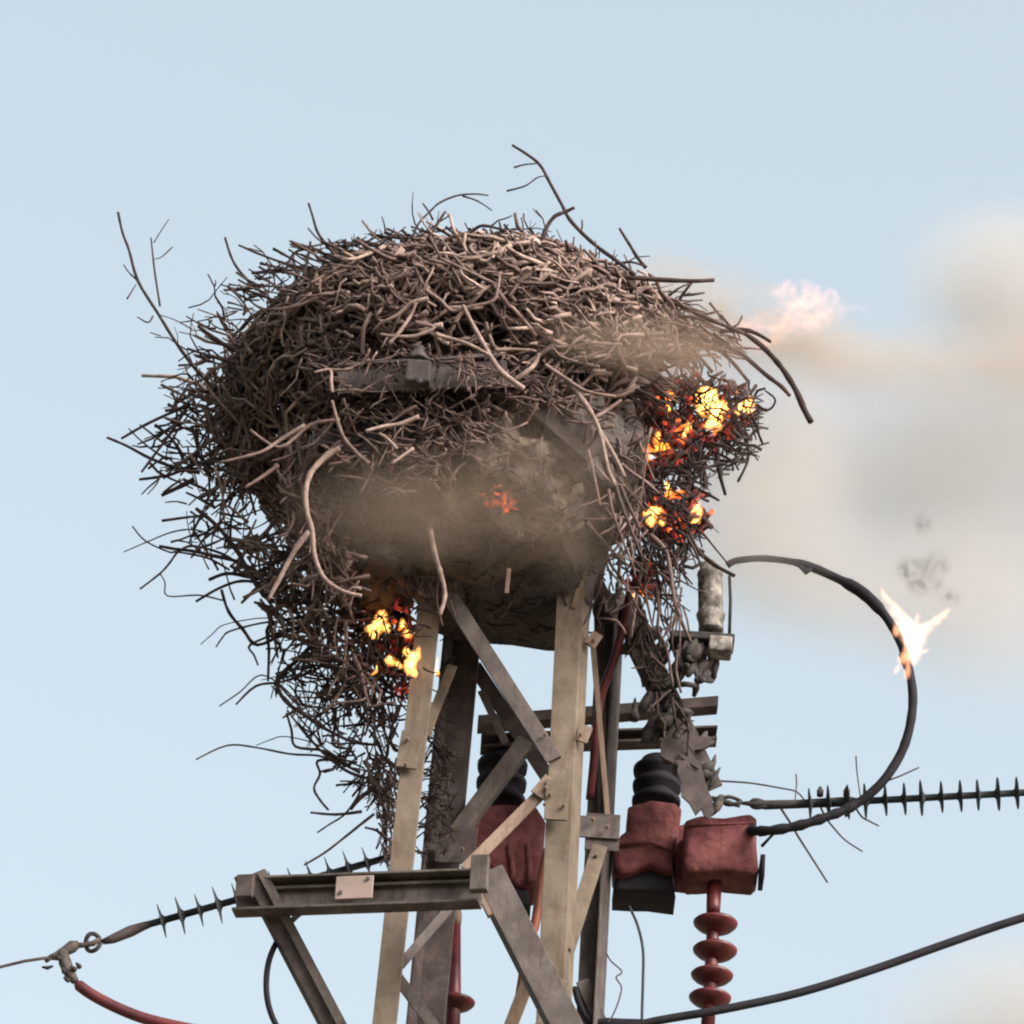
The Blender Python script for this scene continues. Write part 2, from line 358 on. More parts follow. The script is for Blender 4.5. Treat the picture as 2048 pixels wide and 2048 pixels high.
for k in (0, 1):
    u = (690, 742)[k]; 
    q2 = A0 + (A1-A0)*((u-475)/485.); mb = MB(); mb.lathe(q2-back*.0085-ZUP*(.02 if k else .06), -back, [(0, .006), (.005, .006)], 6); mb.build('bolt', STEELG, pyl, smooth=False)
s0 = A0+ax*.03; s1 = P(690, 2140, -.20)
angle('stay', s0-ZUP*.0+Vector((0, -.012, 0)), s1, (.87, 0, .49), .062, (0, 1, 0), .05, STEELD)
mb = MB(); mb.plank(s0+Vector((.035, -.016, .012)), s1+Vector((.035, -.016, .012)), (.87, 0, .49), .026, (0, -1, 0), .004); mb.build('stay_flange', STEELG, pyl, smooth=False)
s0 = P(948, 1752, -.46); s1 = P(1130, 2110, -.44)
angle('stay', s0, s1, (.87, 0, .49), .088, (0, 1, 0), .06, STEELG)
mb = MB(); mb.plank(s0+Vector((.0, -.016, -.005)), P(985, 1832, -.46)+Vector((0, -.016, 0)), (-.87, 0, -.49), .014, (0, 1, 0), .02); mb.build('stay_flange', STEELP, pyl, smooth=False)
mb = MB(); mb.box(A1+Vector((.0, -.035, -.03)), .05, .03, .11, ax, back, ZUP); mb.build('gusset_plate', STEELG, pyl, smooth=False, bevel=.003)
mb = MB(); mb.box(A0+ax*.035+Vector((0, -.02, -.035)), .05, .02, .07, ax, back, ZUP); mb.build('gusset_plate', STEELD, pyl, smooth=False, bevel=.003)
# beam and braces that stand inside the nest hollow
bar([(676, 762, -.69), (1015, 745, -.69)], .085, STEELD, lip=.05, name='beam')
bar([(676, 728, -.705), (1015, 708, -.705)], .010, STEELD, name='beam_edge')
mb = MB(); mb.box(P(836, 748, -.76), .075, .05, .075); mb.lathe(P(836, 722, -.76), (0, .0, 1), [(0, .038), (.03, .022), (.05, .018)], 6); mb.build('bracket', STEELD, pyl, smooth=False, bevel=.008)
mb = MB(); mb.lathe(P(838, 762, -.785), (0, -1, .2), [(0, .012), (.006, .011)], 8); mb.build('bolt', SOOT, pyl)
bar([(1045, 775, -.60), (1195, 905, -.56)], .085, STEELD, lip=.04)
bar([(640, 860, -.58), (775, 985, -.52)], .06, STEELD, lip=.03)
bar([(1085, 960, -.50), (1172, 1140, -.26)], .060, STEELG, lip=.03)
bar([(1018, 985, -.50), (1020, 1092, -.42)], .012, SOOT, name='rod')
bar([(705, 995, -.50), (728, 1053, -.46)], .012, SOOT, name='rod')
bar([(1018, 1136, -.42), (1013, 1186, -.40)], .012, STEELP, name='rod')

# ------------------------------------------------------------------ nest
NC = P(892, 826, 0.0); RX, RY, RZ = .735, .74, .385
nest = thing('stork_nest', P(905, 1000, .0), 'huge round stork nest of dry sticks burning on top of the pylon', 'nest')
LEAN = .15; LSQ = .88            # lean of the top, narrower left half
HOL = [(650, 868), (700, 930), (800, 940), (870, 925), (945, 868), (985, 800), (1060, 775), (1110, 780), (1180, 850), (1218, 950), (1212, 1080), (1250, 1190), (1230, 1300), (1100, 1300), (900, 1300), (860, 1230), (740, 1205), (675, 1150), (640, 1080), (622, 980)]
def inpoly(x, y, P_):
    c = False; j = len(P_)-1
    for i in range(len(P_)):
        if (P_[i][1] > y) != (P_[j][1] > y) and x < (P_[j][0]-P_[i][0])*(y-P_[i][1])/(P_[j][1]-P_[i][1])+P_[i][0]: c = not c
        j = i
    return c
def proj(p):
    d = p-CAM; k = d.dot(f_); return 1024+d.dot(r_)/k/TAN*1024, 1024-d.dot(u_)/k/TAN*1024
def blob(center, rx, ry, rz, name, mat, parent, amp=.08, fr=2.5, sub=4, seed=0, rot=None, kind=None, fn=None):
    import bmesh
    b = bmesh.new(); bmesh.ops.create_icosphere(b, subdivisions=sub, radius=1)
    mb = MB()
    for v in b.verts:
        p = v.co.copy(); n = noise.fractal(p*fr+Vector((seed*7.1, seed*3.3, seed)), 1., 2., 4)
        p = p*(1+amp*n); p = Vector((p.x*rx, p.y*ry, p.z*rz))
        if rot: p = rot @ p
        if fn: p = fn(p)
        mb.v.append(center+p)
    mb.f = [tuple(x.index for x in f.verts) for f in b.faces]; mb.t = [.5]*len(mb.v); mb.b = [0.]*len(mb.v); b.free()
    return mb.build(name, mat, parent, kind=kind)
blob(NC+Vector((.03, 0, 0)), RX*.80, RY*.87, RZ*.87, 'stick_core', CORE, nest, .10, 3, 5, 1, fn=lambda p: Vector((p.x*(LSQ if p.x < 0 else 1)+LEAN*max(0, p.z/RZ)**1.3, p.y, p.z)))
# mud floor of the nest, bared from below, and the lower plug on the tower head
blob(P(945, 985, -.28), .42, .30, .27, 'mud_floor', MUD, nest, .16, 3.0, 5, 2)
blob(P(1120, 930, -.28), .24, .26, .30, 'mud_floor', MUDD, nest, .2, 3.6, 5, 7)  # darker mud paints in the sooty shadow at the hollow's rim
blob(P(755, 1085, -.2), .18, .22, .19, 'mud_floor', MUD, nest, .2, 3.4, 5, 9)
for u, v, rr in ((868, 1150, .055), (850, 1185, .035), (1160, 1105, .05), (905, 1165, .05)):
    blob(P(u, v, -.19), rr, rr, rr*1.1, 'mud_clod', MUDD, nest, .3, 2.5, 3, u)
def boxy(p):
    s = max(abs(p.x)/.26, abs(p.y)/.2, abs(p.z)/.25, 1e-4); l = max(p.length, 1e-4)
    return p
pl = MB(); n = 14
cen = P(1035, 1135, -.05)
for k in range(9):                         # slab-like plug with rough walls and a level underside
    t = k/8; zz = .19-.36*t; ww = .27-.045*t; dd = .22-.04*t
    for j in range(36):
        a = 2*math.pi*j/36; c_, s_ = math.cos(a), math.sin(a)
        e = .45; x = math.copysign(abs(c_)**e, c_)*ww; y = math.copysign(abs(s_)**e, s_)*dd
        nn = noise.fractal(Vector((x*7, y*7, zz*7)), 1, 2, 4)*.014
        pl.v.append(cen+Vector((x+nn*c_*1.5, y+nn*s_*1.5, zz+(noise.noise(Vector((x*9, y*9, 3)))*.008))))
for k in range(8):
    for j in range(36): pl.f.append((k*36+j, (k+1)*36+j, (k+1)*36+(j+1) % 36, k*36+(j+1) % 36))
pl.f.append(tuple(8*36+j for j in reversed(range(36)))); pl.f.append(tuple(range(36)))
pl.t = [.5]*len(pl.v); pl.b = [0.]*len(pl.v); pl.build('mud_plug', MUDD, nest)

def twigpts(p, d, ln, bend=.12, n=5, kink=.35):
    d = d.normalized(); pts = []; q = Vector(p) - d*ln/2; s = d.orthogonal().normalized(); s = Matrix.Rotation(random.uniform(0, 6.28), 3, d) @ s
    cur = d.copy(); bb = random.gauss(0, bend)
    kk = random.randrange(1, n-1) if random.random() < .55 else -1
    for i in range(n):
        pts.append(q.copy())
        st = ln/(n-1)*random.uniform(.8, 1.2)
        if i == kk: cur = (cur + (s*random.choice((-1, 1)) + d.cross(s)*random.uniform(-.6, .6))*random.uniform(.4, .95)).normalized()
        cur = (cur + s*bb*1.2/(n-1)*2 + Vector([random.gauss(0, kink/(n-1)) for _ in range(3)])).normalized()
        q = q + cur*st
    return pts
TW = MB(); BIG = []
def burnat(u, v):
    b = 0
    for cu, cv, rr in ((1400, 870, 150), (1330, 1050, 120), (1010, 985, 70), (770, 1250, 95)):
        b = max(b, 1-((u-cu)**2+(v-cv)**2)**.5/rr)
    return min(1, max(0, b*2.2))
def add_twig(p, d, ln, r, bend=.12, kink=.35, tone=None, burn=None, fork=.42, big=True, follow=None):
    pts = twigpts(p, d, ln, bend, 5, kink)
    if follow is not None:
        q = []
        for i, a in enumerate(pts):
            e = a-NC; sh = LEAN*max(0, e.z/RZ)**1.3; e.x -= sh; lf = LSQ if e.x < 0 else 1; e.x /= lf; k = math.sqrt((e.x/RX)**2+(e.y/RY)**2+(e.z/RZ)**2)
            e = e*(((follow+random.uniform(-.03, .03))*.8 + k*.2)/k); e.x = e.x*lf+sh; q.append(NC + e)
        pts = q
    u, v = proj(pts[2])
    if tone is None: tone = min(1, max(0, random.gauss(.5, .2)))
    if burn is None: burn = burnat(u, v)*random.uniform(.6, 1)
    rad = [r*(1-.11*i)*random.uniform(.88, 1.14) for i in range(5)]
    parts = [(pts, rad)]
    if random.random() < fork:
        i = random.choice((1, 2, 3)); dd = (pts[i+1 if i < 4 else 4]-pts[i]).normalized()
        s = dd.orthogonal(); s = Matrix.Rotation(random.uniform(0, 6.28), 3, dd) @ s
        l2 = ln*random.uniform(.2, .4); e1 = pts[i]+(dd+s*.8).normalized()*l2*.5; e2 = e1+(dd*1.3+s*.6+Vector([random.gauss(0, .2) for _ in range(3)])).normalized()*l2*.5
        parts.append(([pts[i], e1, e2], [r*.75, r*.6, r*.4]))
    if big: BIG.append((ln*r, parts, tone, burn))
    else:
        for a, b in parts: TW.tube(a, b, 4, tone, burn)
# sticks woven round the shell of the nest
def shell(count, front=True):
    for _ in range(count):
        while True:
            d = Vector([random.gauss(0, 1) for _ in range(3)]).normalized()
            facing_ = d.dot(-f_)
            if front and facing_ < -.25: continue
            k = random.choice((.86, .9, .95, 1., 1.02, 1.05)) if front else 1
            k *= 1 + .05*noise.noise(d*3)
            p = NC+Vector((d.x*RX*k*(LSQ if d.x < 0 else 1)+LEAN*max(0, d.z*k)**1.3, d.y*RY*k, d.z*RZ*k))
            u, v = proj(p)
            if facing_ > 0 and inpoly(u, v, HOL): continue
            if u > 1240 and 700 < v < 1000: continue              # burnt away
            if v > 1010 and u > 1190: continue
            # ragged clearing round the steel beam in the nest side
            if front and 680 < u < 1020 and 722 < v < 768 and random.random() < .93 and facing_ > 0: continue
            break
        nrm = Vector((d.x/RX, d.y/RY, d.z/RZ)).normalized()
        hor = nrm.cross(ZUP)
        if hor.length < .05: hor = XA.copy()
        hor.normalize(); ver = nrm.cross(hor)
        ang = random.gauss(0, .55) if v < 720 else random.gauss(.1, .85)
        dr = hor*math.cos(ang)+ver*math.sin(ang)
        edge = max(0, (560-u)/170.)
        if v > 950 and u < 700: dr = (dr + ver*random.choice((-1, 1))*.6).normalized()
        out = random.gauss(0, .07) + (random.choice((-1, 1))*random.uniform(0, .9)*min(edge, 1))
        dr = (dr + nrm*out).normalized()
        ln = random.uniform(.06, .22)*(1.15 if v > 700 else 1); r = random.uniform(.0035, .0086)*(.75 if edge > .5 else 1)
        if random.random() < .10: ln *= 1.5; r = random.uniform(.007, .010)
        tone = random.gauss(.66 if k > .98 else .18, .19)  # inner layers toned darker, putting shade between sticks into the colour
        add_twig(p, dr, ln, r, bend=.5, kink=.95, follow=(k if edge < .3 and random.random() < .96 else None), tone=min(1, max(0, tone)), big=(front and k >= 1. and facing_ > .15 and r > .0068 and len(BIG) < 420))
shell(4300); shell(600, False)
# filling behind the clearing of the beam, darker
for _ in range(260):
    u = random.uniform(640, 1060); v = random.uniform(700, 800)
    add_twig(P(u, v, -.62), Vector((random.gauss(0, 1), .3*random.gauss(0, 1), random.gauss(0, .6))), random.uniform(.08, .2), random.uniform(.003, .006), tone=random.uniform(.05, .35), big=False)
for _ in range(95):
    add_twig(P(random.uniform(670, 1025), random.choice((random.gauss(728, 8), random.gauss(772, 8), random.uniform(725, 775))), -.745), Vector((random.gauss(0, 1), 0, random.gauss(0, .8))), random.uniform(.05, .12), random.uniform(.002, .0045), tone=random.uniform(.2, .7), big=False)
# twigs that reach into the hollow from its rim
for _ in range(150):
    i = random.randrange(0, 8); a = HOL[i]; b = HOL[i+1]; t = random.random(); u = a[0]+(b[0]-a[0])*t+random.gauss(0, 14); v = a[1]+(b[1]-a[1])*t+random.gauss(0, 16)
    add_twig(P(u, v, -.60), Vector((random.gauss(0, 1), random.gauss(0, .4), random.gauss(0, .8))), random.uniform(.08, .2), random.uniform(.003, .007), tone=random.uniform(.3, .7), big=False)
for _ in range(130):
    u = random.gauss(880, 80); v = random.gauss(850, 45)
    add_twig(P(u, v, -.66), Vector((random.gauss(0, 1), random.gauss(0, .4), random.gauss(0, .8))), random.uniform(.05, .13), random.uniform(.003, .006), tone=random.uniform(.3, .75), big=False)

for _ in range(170):
    t = random.random(); u = 612+70*t*t+random.gauss(0, 22); v = 900+290*t+random.gauss(0, 14)
    add_twig(P(u, v, -.50+.15*t), Vector((random.gauss(.25, .6), random.gauss(0, .3), random.gauss(-1, .5))), random.uniform(.07, .2), random.uniform(.0034, .0075), tone=random.uniform(.3, .85), burn=0, big=False)
for _ in range(60):
    u, v = random.choice(((865, 1170), (1165, 1120), (845, 1200), (1240, 1190)))
    add_twig(P(u+random.gauss(0, 22), v+random.gauss(0, 25), -.27), Vector((random.gauss(0, .6), random.gauss(0, .3), random.gauss(0, 1))), random.uniform(.05, .14), random.uniform(.003, .006), tone=random.uniform(.1, .6), big=False)
# straw and short sticks bedded in the bared mud
from mathutils.bvhtree import BVHTree
muds = []
for o in nest.children:
    if o.name.startswith(('mud_floor', 'mud_plug')):
        wl = world_loc(o); muds.append(BVHTree.FromPolygons([v.co+wl for v in o.data.vertices], [tuple(p.vertices) for p in o.data.polygons]))
def mudhit(u, v):
    d = ray(u, v).normalized(); best = None
    for t in muds:
        h = t.ray_cast(CAM, d)
        if h[0] is not None and (best is None or h[3] < best[2]): best = (h[0], h[1], h[3])
    return best
for _ in range(1500):
    u = random.uniform(600, 1260); v = random.uniform(780, 1285); h = mudhit(u, v)
    if not h: continue
    nn = h[1] if h[1].dot(f_) < 0 else -h[1]
    t1 = nn.cross(Vector([random.gauss(0, 1) for _ in range(3)])).normalized()
    big_ = random.random() < .12
    add_twig(h[0]+nn*random.uniform(-.002, .004), t1+nn*random.gauss(0, .25), random.uniform(.03, .09)*(1.8 if big_ else 1), random.uniform(.0012, .003)*(1.6 if big_ else 1), bend=.4, kink=.7, tone=min(1, max(0, random.gauss(.28, .16))), burn=random.choice((0, 0, .4, .9)), big=False, fork=.2)
def region(count, poly, y0, y1, dirf, lr=(.06, .2), rr=(.003, .007), tone=(.2, .6), burn=None, **kw):
    us = [p[0] for p in poly]; vs_ = [p[1] for p in poly]; k = 0
    while k < count:
        u = random.uniform(min(us), max(us)); v = random.uniform(min(vs_), max(vs_))
        if not inpoly(u, v, poly): continue
        k += 1
        add_twig(P(u, v, random.uniform(y0, y1)), dirf(u, v), random.uniform(*lr), random.uniform(*rr), tone=random.uniform(*tone), burn=burn, big=False, **kw)
rnd = lambda u, v: Vector((random.gauss(0, 1), random.gauss(0, .5), random.gauss(0, 1)))
diag = lambda u, v: Vector((random.gauss(.5, .7), random.gauss(0, .4), random.gauss(-.7, .7)))
vert = lambda u, v: Vector((random.gauss(.15, .4), random.gauss(0, .3), random.gauss(-1, .35)))
horz = lambda u, v: Vector((random.gauss(1, .4), random.gauss(0, .3), random.gauss(-.35, .3)))
# lacy left flank
region(150, [(350, 800), (430, 690), (500, 620), (520, 1120), (450, 1070), (385, 940)], -.3, .25, rnd, (.07, .20), (.0034, .0066), (.15, .65))
region(110, [(440, 640), (500, 560), (620, 495), (900, 462), (1120, 480), (1000, 500), (650, 520), (480, 640)], -.7, -.4, horz, (.05, .15), (.0022, .0055), (.0, .4))
region(40, [(285, 900), (350, 830), (400, 980), (440, 1120), (480, 1200), (400, 1130), (330, 1000)], -.2, .2, rnd, (.07, .17), (.003, .0055), (.0, .35))
# loose wisps all round the outline
for _ in range(150):
    a = random.uniform(math.pi*.15, math.pi*1.35); ru = random.uniform(.97, 1.10)
    u = 880+math.cos(a)*500*ru; v = 815-math.sin(a)*340*ru
    if v > 1250 or u > 1350: continue
    d = r_*math.cos(a)*random.uniform(.2, 1.2)+u_*math.sin(a)*random.uniform(.2, 1.2)+Vector([random.gauss(0, .7) for _ in range(3)])
    add_twig(P(u, v, -.35 if v < 700 else -.1), d, random.uniform(.07, .18), random.uniform(.002, .0042), bend=.5, kink=.8, tone=random.uniform(0, .35), burn=0, big=False, fork=.6)
# flank running down into the tail beside the left leg
region(270, [(480, 1080), (640, 1100), (720, 1190), (750, 1260), (780, 1400), (700, 1420), (650, 1330), (560, 1260)], -.25, .1, diag, (.07, .21), (.0034, .008), (.25, .75))
region(240, [(690, 1200), (800, 1180), (830, 1300), (790, 1480), (790, 1580), (740, 1600), (730, 1480), (700, 1380)], -.16, .15, vert, (.05, .16), (.0028, .0065), (.05, .4))
region(150, [(540, 1250), (650, 1290), (720, 1400), (740, 1560), (700, 1570), (620, 1470), (560, 1380)], -.15, .2, rnd, (.06, .17), (.0022, .005), (.0, .35))
region(130, [(745, 1540), (800, 1540), (790, 1730), (770, 1730)], -.14, .2, vert, (.04, .10), (.002, .005), (.05, .5))
region(110, [(840, 1500), (900, 1480), (900, 1720), (840, 1720)], -.05, .2, rnd, (.03, .08), (.002, .0045), (.0, .35))
region(40, [(815, 1350), (900, 1400), (890, 1500), (840, 1500)], -.1, .2, rnd, (.05, .12), (.002, .004), (.0, .3))
# right shoulder, seen through smoke
region(190, [(1250, 545), (1320, 580), (1470, 650), (1480, 690), (1400, 715), (1250, 720), (1200, 640)], -.45, .1, horz, (.06, .18), (.003, .006), (.35, .8), burn=0.)
# burning right cluster
region(330, [(1290, 760), (1400, 745), (1500, 780), (1510, 850), (1470, 930), (1390, 970), (1300, 980), (1270, 860)], -.35, .1, rnd, (.04, .13), (.003, .0065), (.2, .6))
region(60, [(1440, 770), (1520, 800), (1520, 900), (1440, 960)], -.3, .1, rnd, (.03, .09), (.0022, .0045), (.0, .3), burn=.8, fork=.5)
region(190, [(1265, 950), (1390, 960), (1400, 1060), (1390, 1110), (1310, 1110), (1250, 1050), (1230, 950)], -.35, .05, vert, (.05, .14), (.003, .0065), (.2, .6))
region(90, [(1210, 680), (1330, 690), (1340, 790), (1260, 800)], -.5, -.1, horz, (.06, .16), (.003, .006), (.2, .6), burn=.3)
region(90, [(1180, 860), (1290, 900), (1280, 1090), (1240, 1180), (1210, 1050)], -.5, -.3, vert, (.08, .22), (.003, .007), (.35, .8), burn=.1)
region(36, [(1270, 1100), (1370, 1100), (1370, 1280), (1310, 1300), (1280, 1200)], -.15, .1, vert, (.08, .2), (.003, .0055), (.25, .7), burn=.25)
region(60, [(1250, 1230), (1300, 1240), (1380, 1420), (1400, 1560), (1340, 1500), (1280, 1380)], -.02, .08, vert, (.05, .14), (.003, .006), (.1, .5), burn=.3)
region(70, [(1260, 1120), (1390, 1090), (1360, 1160), (1290, 1180)], -.2, .1, vert, (.05, .12), (.003, .006), (.2, .7), burn=.3)

# charred sticks crossing in front of the flames
for cu, cv, su, sv_, nn_ in ((1410, 810, 50, 35, 34), (1340, 830, 45, 60, 26), (1320, 900, 30, 25, 16), (1350, 1000, 40, 35, 30), (785, 1290, 40, 55, 34)):
    for _ in range(nn_):
        add_twig(P(random.gauss(cu, su), random.gauss(cv, sv_), -.42 if cu > 1000 else -.30), rnd(0, 0), random.uniform(.04, .11), random.uniform(.0018, .0042), bend=.5, kink=.8, tone=.2, burn=random.uniform(.5, 1), big=False, fork=.4)
BIG.sort(key=lambda x: -x[0])
